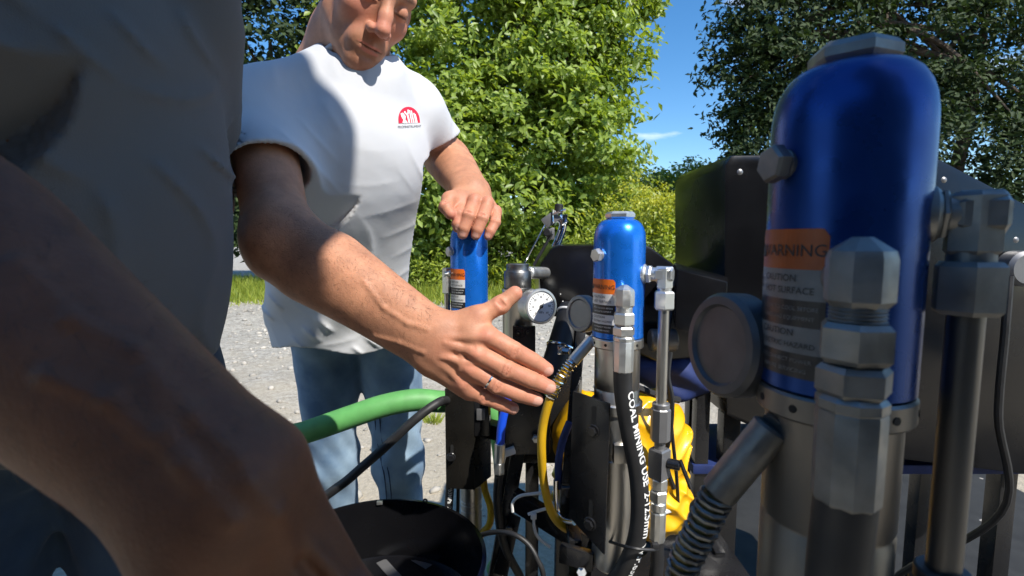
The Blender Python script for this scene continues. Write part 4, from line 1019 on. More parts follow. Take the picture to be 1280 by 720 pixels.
def pump_fittings(root, o, s, hose_pts, Yf, p=62, mm={}, q_=1.0):
    G = lambda n: M[mm.get(n, n)]
    """front hose stack, side elbow with pipe (axis point o, scale s)"""
    # ---- front: elbow, nuts, ferrule
    d = phi(-6); top = o + d * .0335 * s * 0 + Vector((-.004 * s, 0, 0))
    fx, fy = o.x - .0060 * s, o.y - .066 * s
    oz = o.z; o_ = o; o = Vector((o.x, o.y, o.z + .011 * s))
    z = lambda q: o.z + q * s
    V3 = lambda q: Vector((fx, fy, z(q)))
    el = MB(); el.cyl(Vector((fx, fy + .040 * s, z(.052))), Vector((fx, fy, z(.052))), .0095 * s)
    el.lathe([(.004 * s, .0715 * s), (.0125 * s, .0655 * s), (.0135 * s, .062 * s), (.0135 * s, .044 * s), (.0105 * s, .0405 * s), (.0105 * s, .034 * s)][::-1], Vector((fx, fy, o.z)), (0, 0, 1), 8, R(22))
    el.build('front_elbow', G('zinc'), root, True, 25)
    th_ = MB()
    for k in range(4): th_.lathe([(.0104 * s, -.0008 * s), (.0114 * s, 0), (.0104 * s, .0008 * s)], V3(.0352 + k * .0017), (0, 0, 1), 24, cap=False)
    th_.build('thread', G('zinc'), root)
    nu = MB(); nu.hex(V3(.0345), V3(.0165), .0150 * s, R(8)); nu.hex(V3(.0155), V3(.0015), .0150 * s, R(25)); nu.build('hose_nut', G('zinc'), root, True, 25)
    fe = MB(); fe.lathe([(.0125 * s, .002 * s), (.0142 * s, 0), (.0142 * s, -.004 * s), (.0136 * s, -.0048 * s), (.0140 * s, -.006 * s), (.0138 * s, -.046 * s), (.0125 * s, -.048 * s)], Vector((fx, fy, o.z)), (0, 0, 1), 10)
    fe.build('ferrule', G('zinc'), root, True, 20)
    fz = o.z; o = o_
    # ---- side elbow and pipe
    dd = phi(p); b = o + dd * .036 * s + Vector((0, 0, .094 * s))
    mb = MB(); mb.cyl(b - dd * .004 * s, b + dd * .004 * s, .0145 * s, bev=.002 * s); mb.hex(b + dd * .0035 * s, b + dd * .012 * s * q_, .0135 * s); mb.cyl(b + dd * .012 * s * q_, b + dd * .03 * s * q_, .0098 * s)
    c = b + dd * .030 * s * q_
    mb.hex(b + dd * .017 * s * q_, c + dd * .0115 * s, .0118 * s, R(30)); mb.hex(c + Vector((0, 0, .0105 * s)), c - Vector((0, 0, .020 * s)), .0118 * s, R(10))
    mb.cyl(c - Vector((0, 0, .018 * s)), c - Vector((0, 0, .026 * s)), .0098 * s)
    mb.build('side_elbow', G('zinc'), root, True, 25)
    zz = lambda q: c - Vector((0, 0, q * s))
    MB().hex(zz(.0235), zz(.0500), .0148 * s, R(10)).build('pipe_nut', G('zinc'), root, True, 25)
    MB().cyl(zz(.048), zz(.195), .0077 * s, seg=28).build('pipe', G('steel'), root)
    mb = MB(); mb.cyl(zz(.186), zz(.194), .0125 * s, bev=.001 * s); mb.hex(zz(.193), zz(.243), .0142 * s, R(22), 8); mb.build('valve_body', G('castgrey'), root, True, 25)
    return c, Vector((fx, fy, fz - .048 * s))

# ------------------------------------------------------------------ right sprayer
ZB = at(0, 420, .73).z
RP = (at(772, 420, .73).x, .73)
def build_right():
    root = empty('airless_sprayer', (RP[0] + .08, .90, 0))
    tag(root, 'sprayer with blue domed pump, black engine cover and coal mining hose, right of the hand', 'sprayer', 'sprayers')
    o, cap_ = pump(root, RP[0], RP[1], ZB, 1.0, 0, .355)
    hs = [None]
    c, ft = pump_fittings(root, o, 1.0, None, .66)
    # black pressure hose
    pts = [ft + Vector((0, 0, .02)), ft + Vector((.000, 0, -.012)), at(781, 505, .664), at(788, 545, .664), at(797, 590, .664), at(800, 630, .664), at(797, 668, .664), at(786, 700, .668), at(768, 728, .68), at(742, 760, .70)]
    hose = MB().tube(pts, .0128, 20, 10).build('pressure_hose', M['rubber'], root)
    hose_text(root, pts, .0128, 'COAL MINING USE  2-12.5mm  W.P.63MPa', .0160, .045, (.75, -1, 0), hose)
    # parts below the valve
    zz = lambda q: c - Vector((0, 0, q))
    mb = MB(); mb.cyl(zz(.243), zz(.256), .008); mb.hex(zz(.254), zz(.300), .0160, R(5), 4); mb.build('ball_valve', M['castgrey'], root, True, 25)
    mb = MB(); mb.cyl(zz(.275) + Vector((.010, -.004, 0)), zz(.275) + Vector((.026, -.012, 0)), .0075, bev=.001); mb.bar(zz(.275) + Vector((.026, -.012, .008)), zz(.275) + Vector((.040, -.02, -.03)), .010, .004); mb.build('valve_lever', M['black'], root)
    mb = MB(); mb.hex(zz(.299), zz(.316), .0125); mb.hex(zz(.317), zz(.334), .0135, R(20)); mb.cyl(zz(.334), zz(.350), .0115, bev=.003); mb.build('swivel_nut', M['zinc'], root, True, 25)
    MB().lathe([(.0108, 0), (.0118, -.002), (.0115, -.044), (.0108, -.046)], zz(.350), (0, 0, 1), 10).build('ferrule', M['zinc'], root, True, 20)
    MB().tube([zz(.390), zz(.45), zz(.55) + Vector((-.01, .02, 0)), zz(.66) + Vector((-.02, .09, 0)), Vector((c.x + .02, c.y + .22, .035)), Vector((c.x + .16, c.y + .40, .025))], .0098, 14, 6).build('return_hose', M['rubber'], root)
    # cable tie round both hoses
    a, b = at(762, 677, .70), at(822, 686, .655)
    mb = MB(); mb.tube([a, at(785, 684, .644), at(806, 687, .640), b, at(812, 676, .70)], .0022, 6, 6); mb.box(at(819, 682, .648), (.009, .008, .007), None, .001); mb.build('cable_tie', M['rubber'], root)
    # bracket: folded black plate with slots and bolts
    A0, B0 = at(716, 489, .705), at(762, 505, .668); A1, B1 = at(711, 646, .705), at(755, 694, .668)
    br = MB(); nn = (B0 - A0).cross(A1 - A0).normalized(); nn = nn if nn.y > 0 else -nn
    br.prism([A0, B0, B1, A1], nn * .004, .0008)
    w = Vector((.018, .075, 0)); br.prism([A0 + nn * .0045, A0 + nn * .0045 + w, A1 + nn * .0045 + w, A1 + nn * .0045], Vector((.004, -.001, 0)), .0008)
    brk = br.build('bracket', M['black'], root)
    ex = (B0 - A0).normalized(); ez = (A0 - A1).normalized()
    for (px, py) in ((742, 535), (738, 651)):
        p0 = at(px, py, .687); t = (A0 - p0).dot(nn); p0 = p0 + (p0 - CAM).normalized() * (t / (p0 - CAM).normalized().dot(nn))
        # slot: flat dark patch with rounded ends, in place of a shaded recess
        s0 = p0 + ez * .019; V = []
        for k in range(16):
            q = 2 * math.pi * k / 16; V.append(s0 + ex * math.cos(q) * .0035 + ez * (math.sin(q) * .0035 + (.010 if math.sin(q) >= 0 else -.010)) - nn * .0004)
        MB().add(V, [tuple(range(16))]).build('slot', M['hole'], brk, False)
        mb = MB(); mb.cyl(p0 + nn * .001 - ez * .004, p0 - nn * .003 - ez * .004, .0098, bev=.001, seg=24); mb.hex(p0 - nn * .003 - ez * .004, p0 - nn * .008 - ez * .004, .0078); mb.build('bolt', M['black'], brk, True, 25)
    # steel blocks beside the bracket
    mb = MB(); mb.cyl(Vector((RP[0], RP[1], ZB - .096)), Vector((RP[0], RP[1], ZB - .112)), .0385, seg=48, bev=.002); mb.build('clamp_ring', M['steel'], root)
    mb = MB(); mb.box((RP[0] + .004, RP[1] - .028, ZB - .165), (.03, .03, .028), None, .002); mb.build('clamp_block', M['steel'], root)
    # gauge behind the pump, seen from the back
    g0 = at(727, 392, .80); gd = Vector((-.80, -.60, .06)).normalized()
    MB().lathe([(.012, -.012), (.027, -.010), (.0305, -.004), (.0305, .010), (.0285, .0125), (.024, .0128), (.022, .0105), (.0001, .0105)], g0 + Vector((.004, 0, 0)), gd, 40, cap=False).build('pressure_gauge', M['castgrey'], root)
    MB().cyl(g0 - gd * .01, Vector((RP[0], RP[1], g0.z)), .009).build('gauge_stem', M['zinc'], root)
    # sprung whip hose, yellow
    s0, s1 = at(740, 424, .745), at(716, 452, .735); mb = MB(); mb.cyl(at(746, 416, .755), s0, .0055); mb.cyl(s0, s1, .0092, seg=12, bev=.001); mb.build('whip_fitting', M['zinc'], root)
    wp = [s1, at(700, 473, .73), at(688, 497, .73), at(679, 530, .735), at(677, 565, .74), at(681, 610, .76), at(692, 645, .78), at(712, 662, .80), at(735, 655, .84)]
    MB().tube(wp, .0068, 14, 8).build('whip_hose', M['yellowhose'], root)
    sp = spline([s1, at(700, 473, .73), at(688, 497, .73)], 60); T = []
    for i, p in enumerate(sp):
        t = (sp[min(i + 1, len(sp) - 1)] - sp[max(i - 1, 0)]).normalized(); x, y, d = frame(t); an = i * 2 * math.pi / 8.5
        T.append(p + (x * math.cos(an) + y * math.sin(an)) * .0084)
    MB().tube(T, .00125, 5, 1).build('spring_guard', M['chrome'], root)
    # engine cover
    Yc = .98; poly = [(673, 345), (676, 329), (691, 308), (700, 306), (806, 306), (814, 309), (846, 333), (905, 345), (912, 352), (912, 432), (890, 446), (820, 452), (735, 420), (700, 398), (678, 392)]
    cov = MB(); cov.prism([at(px, py, Yc) for px, py in poly], (0, .26, 0), .006); cv = cov.build('engine_cover', M['blackgloss'], root, True, 30)
    for (px, py) in ((700, 369), (703, 378), (830, 360), (880, 372)):
        p = at(px, py, Yc); MB().lathe([(.0035, -.003), (.0035, 0), (.002, .001)], p, (0, -1, 0), 10).build('cover_screw', M['black'], cv)
    # sloped cover shoulder towards the camera
    pa = [at(842, 328, .97), at(846, 336, .80), at(910, 352, .80), at(910, 346, .97)]
    MB().prism(pa, (0, 0, -.10), .004).build('shoulder_panel', M['blackgloss'], root, True, 30)
    # black sleeve leaning below the cover with a white tie and a clamp
    t0, t1 = at(718, 384, .90), at(690, 474, .84); MB().cyl(t0, t1, .0265, .0255, seg=32, bev=.003).build('sleeve', M['rubber'], root)
    dv = (t1 - t0).normalized()
    for f, rr, mn, nm in ((.10, .0275, 'white_plastic', 'cable_tie'), (.58, .0275, 'chrome', 'hose_clamp')):
        p = t0.lerp(t1, f); MB().lathe([(rr, -.0025), (rr + .0012, -.0012), (rr + .0012, .0012), (rr, .0025)], p, dv, 36, cap=False).build(nm, M[mn], root)
    cp = at(703, 438, .822); mb = MB(); mb.hex(cp, cp + Vector((.012, -.006, 0)), .0058); mb.box(cp + Vector((-.002, .003, 0)), (.012, .008, .014), None, .001); mb.build('clamp_screw', M['chrome'], root, True, 25)
    # frame: uprights, feet, cross bars, tray
    fr = []
    def bar(a, b, w, h, n='frame_bar', m='black', up=(0, 0, 1)): return MB().bar(a, b, w, h, up).build(n, M[m], root)
    bar(at(727, 400, .86), at(708, 606, .79), .017, .012, up=(0, 1, 0)); bar(at(708, 604, .79), at(706, 660, .83), .020, .02, up=(0, 1, 0))
    MB().tube([at(712, 528, .80), at(703, 552, .80), at(698, 580, .80), at(699, 610, .80)], .0065, 10, 6).build('blue_strap', M['navy'], root)
    bar(at(641, 622, .86), at(735, 680, .80), .020, .036)
    bar(at(703, 650, .84), Vector((.085, .84, .05)), .024, .030, 'frame_post', up=(0, 1, 0))
    bar(Vector((.40, 1.02, .86)), Vector((.40, 1.02, .05)), .028, .028, 'frame_post', up=(0, 1, 0))
    bar(Vector((.08, 1.02, .05)), Vector((.43, 1.02, .05)), .03, .03); bar(Vector((.085, .70, .05)), Vector((.085, 1.20, .05)), .03, .03); bar(Vector((.40, .70, .05)), Vector((.40, 1.20, .05)), .03, .03)
    bar(Vector((.12, .98, .49)), Vector((.42, .98, .49)), .03, .02); MB().box((.26, .96, .474), (.34, .24, .006), None, .001).build('tray', M['black'], root)
    bar(Vector((.10, .90, .62)), Vector((.10, .74, .60)), .02, .02)
    bar(Vector((.165, .735, .575)), Vector((.165, 1.02, .49)), .03, .03)
    bar(Vector((.40, 1.02, .50)), Vector((.40, .90, .474)), .02, .02)
    for (wx, wy) in ((.03, 1.14), (.46, 1.14)):
        wh = MB().lathe([(.035, -.02), (.085, -.022), (.095, -.012), (.098, 0), (.095, .012), (.085, .022), (.035, .02)], (wx, wy, .098), (1, 0, 0), 36).build('wheel', M['rubber'], root)
        MB().lathe([(.004, -.024), (.04, -.021), (.04, .021), (.004, .024)], (wx, wy, .098), (1, 0, 0), 24).build('hub', M['castgrey'], wh)
    MB().cyl((.03, 1.14, .098), (.46, 1.14, .098), .009).build('axle', M['steel'], root)
    for x_ in (.085, .40): MB().box((x_, .70, .018), (.04, .04, .036), None, .004).build('foot', M['rubber'], root)
    # chrome handle with lever clamp
    h = [at(688, 340, 1.02), at(691, 318, 1.02), at(698, 300, 1.02), at(703, 286, 1.02), at(703, 277, 1.02), at(698, 271, 1.02)]
    MB().tube(h, .0085, 16, 8).build('handle_tube', M['chrome'], root)
    lv = MB(); lv.bar(at(680, 280, 1.005), at(697, 268, 1.005), .016, .022); lv.box(at(688, 292, 1.01), (.016, .014, .024), None, .002); lever = lv.build('lever_block', M['castgrey'], root)
    MB().cyl(at(698, 268, 1.005), at(699, 255, 1.005), .0085, seg=16, bev=.002).build('knob', M['rubber'], lever)
    mb = MB(); mb.tube([at(691, 262, .995), at(691, 274, .995), at(693, 279, .99)], .0016, 6, 4); mb.tube([at(692, 268, .995), at(702, 264, .99), at(707, 262, .99)], .0026, 6, 4); mb.tube([at(703, 281, .995), at(708, 278, .99), at(709, 276, .99)], .002, 6, 4)
    mb.box(at(706, 273, .995), (.010, .008, .016), None, .001); mb.build('lever_pin', M['chrome'], lever)
    MB().cyl(at(683, 278, 1.0), at(655, 330, 1.0), .0018, seg=8).build('lever_rod', M['chrome'], root)
    MB().cyl(at(690, 292, 1.0), at(667, 332, 1.0), .0030, seg=8).build('lever_rod', M['rubber'], root)
    MB().lathe([(.0065, 0), (.0085, .002), (.0085, .008), (.0065, .010)], at(685, 291, .998), (-.3, -1, .1), 16).build('lever_bush', M['rubber'], lever)
    # thin black cables on the right
    MB().tube([at(835, 352, .86), at(840, 380, .85), at(834, 430, .83), at(836, 480, .82), at(840, 540, .82), at(846, 600, .84), at(850, 680, .9)], .0032, 8, 8).build('cable', M['rubber'], root)
    MB().tube([at(838, 440, .80), at(835, 470, .795), at(840, 500, .79), at(838, 540, .80), at(832, 575, .82), at(842, 610, .84)], .0042, 8, 8).build('cable', M['rubber'], root)
    # small silver port on the cover
    mb = MB(); mb.cyl(at(838, 352, .975), at(838, 352, .955), .011, bev=.002); mb.build('port', M['castgrey'], root)
    mb = MB(); mb.cyl(at(845, 425, .96), at(812, 425, .96), .022, seg=28, bev=.003); mb.build('muffler', M['castgrey'], root)
    # bent chrome pin low beside the bracket
    MB().tube([at(695, 600, .79), at(695, 622, .79), at(697, 640, .79), at(706, 650, .775), at(718, 653, .75)], .0045, 12, 8).build('bent_pin', M['chrome'], root)
    # white cable ties on the cross bar
    for (px, py, lp) in ((645, 636, [(641, 640), (641, 628), (650, 620), (668, 617), (690, 615)]), (665, 640, [(667, 648), (668, 660), (673, 672), (688, 684)]), (667, 644, [(660, 643), (668, 640), (682, 636), (700, 632)])):
        MB().tube([at(x_, y_, .80) for x_, y_ in lp], .0026, 6, 6).build('cable_tie', M['white_plastic'], root)
    MB().box(at(667, 645, .797), (.010, .008, .010), None, .002).build('cable_tie_head', M['white_plastic'], root)
    # clamp screw at the foot of the bracket
    mb = MB(); mb.bar(at(700, 690, .74), at(742, 702, .72), .012, .03); mb.build('foot_clamp', M['black'], root)
    mb = MB(); mb.hex(at(727, 716, .715), at(727, 716, .70), .008); mb.build('clamp_screw', M['zinc'], root, True, 25)
    return root
build_right()

# ------------------------------------------------------------------ left sprayer
LP = (at(587, 388, 1.0).x, 1.0)
def build_left():
    root = empty('airless_sprayer', (LP[0] + .05, 1.0, 0))
    tag(root, 'sprayer under the man\'s resting hand, with blue pump and steel filter column', 'sprayer', 'sprayers')
    z0 = at(587, 388, 1.0).z - .001
    o, cap_ = pump(root, LP[0], LP[1], z0, 1.0, 0, .36, (-80, -8))
    # side fittings on the left
    b = o + phi(-88) * .036 + Vector((0, 0, .076)); d = phi(-88)
    mb = MB(); mb.cyl(b - d * .003, b + d * .006, .0105, bev=.001); mb.hex(b + d * .004, b + d * .014, .0120); mb.hex(b + d * .009 + Vector((0, 0, .012)), b + d * .009 + Vector((0, 0, -.040)), .0100); mb.build('side_elbow', M['zinc'], root, True, 25)
    MB().cyl(b + d * .009 + Vector((0, 0, -.038)), b + d * .009 + Vector((0, 0, -.24)), .006, seg=16).build('pipe', M['steel'], root)
    # lower shaft
    mb = MB(); mb.cyl((LP[0], LP[1], z0 - .36), (LP[0], LP[1], .10), .0225, seg=36, bev=.002)
    for q in (.03, .037, .05): mb.lathe([(.0226, -.0008), (.0232, 0), (.0226, .0008)], (LP[0], LP[1], z0 - .37 - q), (0, 0, 1), 36, cap=False)
    mb.build('shaft', M['steel'], root)
    # folded bracket in front of it
    A, B, Dn = at(556, 486, .93), at(592, 486, .915), Vector((0, 0, -.20))
    br = MB(); br.prism([A, B, B + Dn, A + Dn], (0, .004, 0), .0008); br.prism([B + Vector((.0005, .001, 0)), B + Vector((.030, .055, 0)), B + Vector((.030, .055, 0)) + Dn, B + Vector((.0005, .001, 0)) + Dn], (-.002, .004, 0), .0006)
    brk = br.build('bracket', M['bronze'], root)
    p = at(565, 565, .925); V = [p + Vector((math.cos(2 * math.pi * k / 14) * .0032, -.0005, math.sin(2 * math.pi * k / 14) * .0032 + (.012 if k < 7 else -.012))) for k in range(14)]
    MB().add(V, [tuple(range(14))]).build('slot', M['hole'], brk, False)  # dark patch drawn for the shade in the slot
    mb = MB(); p = at(564, 571, .921); mb.cyl(p, p + Vector((0, -.003, 0)), .009, bev=.001); mb.hex(p + Vector((0, -.003, 0)), p + Vector((0, -.008, 0)), .007); mb.build('bolt', M['black'], brk, True, 25)
    # reader box between bracket and blue hose
    mb = MB(); mb.box(at(603, 520, .93), (.030, .03, .07), None, .002); bx_ = mb.build('switch_box', M['black'], root)
    MB().box(at(601, 518, .912), (.016, .004, .022), None, .001).build('switch', M['castgrey'], bx_); MB().box(at(612, 511, .91), (.003, .004, .024), None, .0008).build('switch_edge', M['yellowhose'], bx_)
    # black hose with print, left of the shaft
    hp = [at(566, 560, .955), at(563, 600, .955), at(560, 650, .955), at(557, 720, .96), at(552, 820, 1.0), Vector((-.16, 1.1, .02)), Vector((-.3, 1.35, .016))]
    h = MB().tube(hp, .0085, 14, 8).build('pressure_hose', M['rubber'], root); hose_text(root, hp, .0085, 'W.P63MPa  2-12.5mm', .011, .062, (.2, -1, 0), h)
    MB().tube([at(573, 590, .96), at(572, 650, .96), at(570, 730, .97), Vector((-.12, 1.0, .1))], .0035, 8, 6).build('cable', M['rubber'], root)
    # steel filter column with knurled cap
    cx, cy = at(647, 400, .90).x, .90; zt = at(647, 329, .90).z; q = lambda py: at(647, py, .90).z
    col = MB().lathe([(.0245, q(450) - .12), (.0275, q(450) - .118), (.0275, q(364)), (.0285, q(363)), (.0285, q(361)), (.024, q(360.5))], (cx, cy, 0), (0, 0, 1), 48).build('filter_column', M['steel'], root)
    kp = []; 
    MB().lathe([(.0238, q(360)), (.0248, q(359)), (.0248, q(340)), (.0235, q(338.5)), (.0212, q(338)), (.0205, q(337)), (.0205, q(330.5)), (.0190, q(329.5))], (cx, cy, 0), (0, 0, 1), 96, cap=True).build('knurled_cap', M['knurl'], col)
    MB().cyl(at(660, 341, .905), at(682, 341, .985), .0115, seg=24, bev=.002).build('cross_tube', M['zinc'], root)
    # gauge facing the camera
    gd = Vector((.42, -.90, .06)).normalized(); g0 = at(676, 383, .838)
    ga = MB().lathe([(.016, -.034), (.0285, -.032), (.0290, -.006), (.0305, -.004), (.0305, .0015), (.0295, .003), (.0262, .0032), (.0255, .0005), (0.0001, .0005)], g0, gd, 48, cap=False).build('pressure_gauge', M['zinc'], root)
    MB().lathe([(.0001, .0012), (.0254, .0012)], g0, gd, 40, cap=False).build('dial', M['dial'], ga, False)
    gx, gy, _ = frame(gd)
    if gy.z < 0: gx, gy = -gx, -gy
    if gx.x < 0: gx = -gx
    ndl = MB(); ang = R(228); dv = gx * math.cos(ang) + gy * math.sin(ang); pv = gd.cross(dv); f0 = g0 + gd * .0022
    ndl.add([f0 + dv * .021, f0 + pv * .0017 - dv * .002, f0 - dv * .008, f0 - pv * .0017 - dv * .002], [(0, 1, 2, 3)])
    ndl.lathe([(.0032, .0018), (.0032, .0030), (.001, .0034)], g0, gd, 16); ndl.build('needle', M['ink_black'], ga, False)
    tk = MB()
    for k in range(28):
        an = R(225 - 270 * k / 27); dv = gx * math.cos(an) + gy * math.sin(an); pv = gd.cross(dv); r0 = .0195 if k % 3 == 0 else .0212; f1 = g0 + gd * .0017; w_ = .0005 if k % 3 == 0 else .0003
        tk.add([f1 + dv * r0 - pv * w_, f1 + dv * .0232 - pv * w_, f1 + dv * .0232 + pv * w_, f1 + dv * r0 + pv * w_], [(0, 1, 2, 3)])
    for k in range(7):
        an = R(225 - 270 * k / 6); V, F = text2d(str(k * 10), .0052); c_ = g0 + gd * .0017 + (gx * math.cos(an) + gy * math.sin(an)) * .0160; tk.add([c_ + gx * x_ + gy * y_ for x_, y_ in V], F)
    V, F = text2d('MPa', .0055); c_ = g0 + gd * .0017 - gy * .0105; tk.add([c_ + gx * x_ + gy * y_ for x_, y_ in V], F)
    tk.build('dial_marks', M['ink_black'], ga, False)
    MB().cyl(g0 - gd * .03, Vector((cx, cy, g0.z)), .010).build('gauge_stem', M['zinc'], root)
    # black bracket below the gauge
    mb = MB(); mb.box(at(655, 425, .862), (.040, .012, .050), None, .0015); bb = mb.build('gauge_bracket', M['black'], root)
    for px in (648, 660):
        p = at(px, 415, .8555); MB().lathe([(.0036, 0), (.0036, .003), (.002, .0036)], p, (0, -1, 0), 6).build('bolt', M['black'], bb)
    # black body below, blue hose
    mb = MB(); mb.box(at(655, 512, .90), (.095, .06, .15), None, .004); mb.build('pump_body', M['black'], root)
    mb = MB(); mb.box(at(680, 515, .955), (.105, .05, .19), None, .004); mb.build('pump_body', M['black'], root)
    bh = [at(636, 492, .865), at(631, 512, .858), at(627, 532, .855), at(625, 556, .855)]
    MB().tube(bh, .0080, 14, 8).build('blue_hose', M['bluehose'], root)
    mb = MB(); mb.cyl(at(625, 554, .855), at(624, 578, .855), .0098, seg=12, bev=.001); mb.hex(at(624, 577, .855), at(624, 592, .855), .0105); mb.build('hose_fitting', M['zinc'], root, True, 25)
    MB().tube([at(624, 590, .855), at(622, 630, .86), at(630, 680, .88), at(650, 720, .92)], .0080, 12, 6).build('lower_hose', M['rubber'], root)
    MB().box(at(637, 563, .87), (.02, .02, .012), Matrix.Rotation(R(-20), 4, 'Y'), .001).build('white_clip', M['white_plastic'], root)
    for (px, py) in ((668, 547), (664, 548)):
        pass
    p = at(670, 547, .866); mb = MB(); mb.hex(p, p + Vector((0, -.010, 0)), .0075); mb.cyl(p + Vector((0, -.01, 0)), p + Vector((0, -.014, 0)), .0042); mb.build('body_bolt', M['zinc'], root, True, 25)
    # yellow low pressure hose curling behind the shaft
    MB().tube([at(604, 592, .97), at(606, 612, .97), at(613, 634, .97), at(612, 655, .97), at(602, 668, .98), at(590, 690, 1.0)], .0072, 12, 8).build('suction_hose', M['yellowhose'], root)
    # slanted frame legs
    def bar(a, b, w, h, n='frame_bar', up=(0, 0, 1), m='black'): return MB().bar(a, b, w, h, up).build(n, M[m], root)
    bar(at(648, 560, .93), Vector((-.10, .90, .05)), .026, .030, 'frame_leg', up=(0, 1, 0)); bar(at(662, 470, .95), at(625, 640, .95), .026, .03, 'frame_leg', up=(0, 1, 0))
    pl = MB(); pl.prism([at(640, 642, .895), at(651, 648, .89), at(634, 722, .885), at(616, 716, .89)], (0, .004, 0), .0008); pl.build('leg_plate', M['black'], root)
    p = at(637, 660, .888); mb = MB(); mb.hex(p, p + Vector((0, -.010, 0)), .0085); mb.build('body_bolt', M['black'], root, True, 25)
    bar(Vector((LP[0], LP[1], .70)), Vector((.02, .93, .70)), .03, .03); bar(Vector((cx, cy, .85)), Vector((LP[0], LP[1], .80)), .03, .03)
    bar(Vector((-.16, .86, .05)), Vector((-.06, 1.18, .05)), .03, .03); bar(Vector((.04, .90, .05)), Vector((.04, 1.18, .05)), .03, .03); bar(Vector((-.12, 1.0, .05)), Vector((.05, 1.0, .05)), .03, .03); bar(Vector((.04, .95, .66)), Vector((.04, .97, .05)), .026, .026, 'frame_leg', up=(0, 1, 0))
    for (x_, y_) in ((-.155, .875), (-.065, 1.165), (.04, .92), (.04, 1.165)): MB().box((x_, y_, .018), (.035, .035, .036), None, .004).build('foot', M['rubber'], root)
    return root
build_left()
# ================================================================== loose things around the sprayers
def yellow_bag():
    c = npv(at(776, 576, .92)); g = np.random.default_rng(3)
    P = [ell(c, (.112, .080, .135), None, .05), ell(c + [.05, -.005, .05], (.075, .075, .09), None, .04), ell(c + [-.075, .0, .05], (.055, .07, .085), None, .04), ell(c + [.06, .0, -.08], (.075, .075, .07), None, .04), ell(c + [-.07, -.01, -.07], (.06, .07, .065), None, .04)]
    def post(F, X, Y, Z):
        s = np.sin(48 * (X + .35 * Z) + 3.2 * np.sin(19 * Z + 8 * Y)) ; s2 = np.sin(70 * (Z - .5 * X) + 2.6 * np.sin(26 * X)); s3 = np.sin(130 * X + 6 * np.sin(22 * Z))
        return np.maximum(F + .0065 * np.abs(s) + .0055 * np.abs(s2) + .0022 * s3 - .006, .4775 - Z)
    v, f = sdf_surface(P, .0034, post=post); bag = finish('yellow_bag', mesh_np('yellow_bag', v, f), M['yellow'], None, True, None)
    tag(bag, 'creased bright yellow plastic bag on the frame behind the right pump', 'bag')
    MB().tube([at(806, 645, .845), at(825, 641, .838), at(845, 636, .86)], .0042, 8, 6).build('white_band', M['white_plastic'], bag)
    MB().tube([at(780, 480, .842), at(800, 486, .832), at(822, 494, .835), at(848, 500, .86)], .0065, 8, 6).build('strap', M['rubber'], bag)
    # navy cloth bundle behind, above the bag
    P = [ell(npv(at(815, 455, 1.04)), (.085, .06, .045), None, .03), ell(npv(at(850, 470, 1.04)), (.07, .06, .05), None, .03)]
    v, f = sdf_surface(P, .005, post=lambda F, X, Y, Z: F + .005 * np.sin(60 * X + 3 * np.sin(40 * Z)) + .003 * np.sin(90 * Z)); nb = finish('navy_cloth', mesh_np('navy_cloth', v, f), M['navy'], None, True, None)
    tag(nb, 'navy blue cloth bundle on top of the yellow bag under the engine cover', 'cloth')
yellow_bag()

def hopper():
    cx, cy, zr, r = -.205, .675, .622, .165
    root = empty('hopper_drum', (cx, cy, 0)); tag(root, 'open black drum with a sticker inside, in front of the man\'s legs', 'drum')
    wall = MB().lathe([(r - .012, .0), (r, .004), (r, zr - .006), (r + .003, zr - .004), (r + .003, zr), (r - .003, zr + .001), (r - .004, zr - .004), (r - .004, zr - .105), (r - .010, zr - .108), (r - .010, zr - .112), (r - .004, zr - .114), (r - .004, .520), (r - .012, .516), (.001, .515)], (cx, cy, 0), (0, 0, 1), 96, cap=False).build('drum_wall', M['blackgloss'], root)
    on = lambda px, py: CAM + (at(px, py, 1) - CAM) * ((CAM.z - .5165) / (CAM.z - at(px, py, 1).z)); p = on(527, 702); rot = Matrix.Rotation(R(-38), 4, 'Z')
    MB().box(p, (.042, .018, .001), rot).build('sticker', M['castgrey'], root); MB().box(on(486, 712), (.06, .018, .001), Matrix.Rotation(R(-50), 4, 'Z')).build('sticker', M['castgrey'], root)
    for an in (100, 130, 158):
        q = Vector((cx + math.cos(R(an)) * (r - .006), cy + math.sin(R(an)) * (r - .006), zr - .004)); MB().box(q + Vector((0, 0, .003)), (.010, .006, .006), Matrix.Rotation(R(an + 90), 4, 'Z'), .001).build('rim_clip', M['zinc'], root)
    lp = at(526, 634, .835); MB().tube([lp + Vector((-.008, 0, -.02)), lp, lp + Vector((.006, 0, .014)), lp + Vector((.011, 0, .010)), lp + Vector((.002, .001, -.012))], .0016, 6, 5).build('wire_loop', M['rubber'], root)
hopper()

def loose_hose(name, pts, r, mat, label, cat, res=8):
    o = MB().tube(pts, r, 18, res).build(name, M[mat], None); return tag(o, label, cat)
gh = loose_hose('green_hose', [Vector((-.95, 1.25, .03)), Vector((-.82, 1.08, .25)), Vector((-.62, 1.0, .62)), at(380, 541, .95), at(438, 521, .95), at(480, 507, .96), at(520, 500, .975), at(555, 502, 1.0), Vector((-.085, 1.10, .72)), Vector((-.03, 1.16, .60)), Vector((-.02, 1.22, .3)), Vector((-.06, 1.5, .03))], .0225, 'green',
           'thick green hose passing in front of the jeans', 'hose')
loose_hose('power_cable', [Vector((-.50, .78, .03)), Vector((-.46, .80, .4)), at(380, 650, .86), at(438, 597, .86), at(480, 560, .87), at(518, 525, .88), at(545, 505, .90), at(560, 500, .935), Vector((-.10, .99, .75)), Vector((-.1, 1.06, .5)), Vector((-.08, 1.06, .12)), Vector((-.15, 1.3, .012))], .0085, 'rubber',
           'thick black cable sloping up in front of the jeans to the left bracket', 'cable')
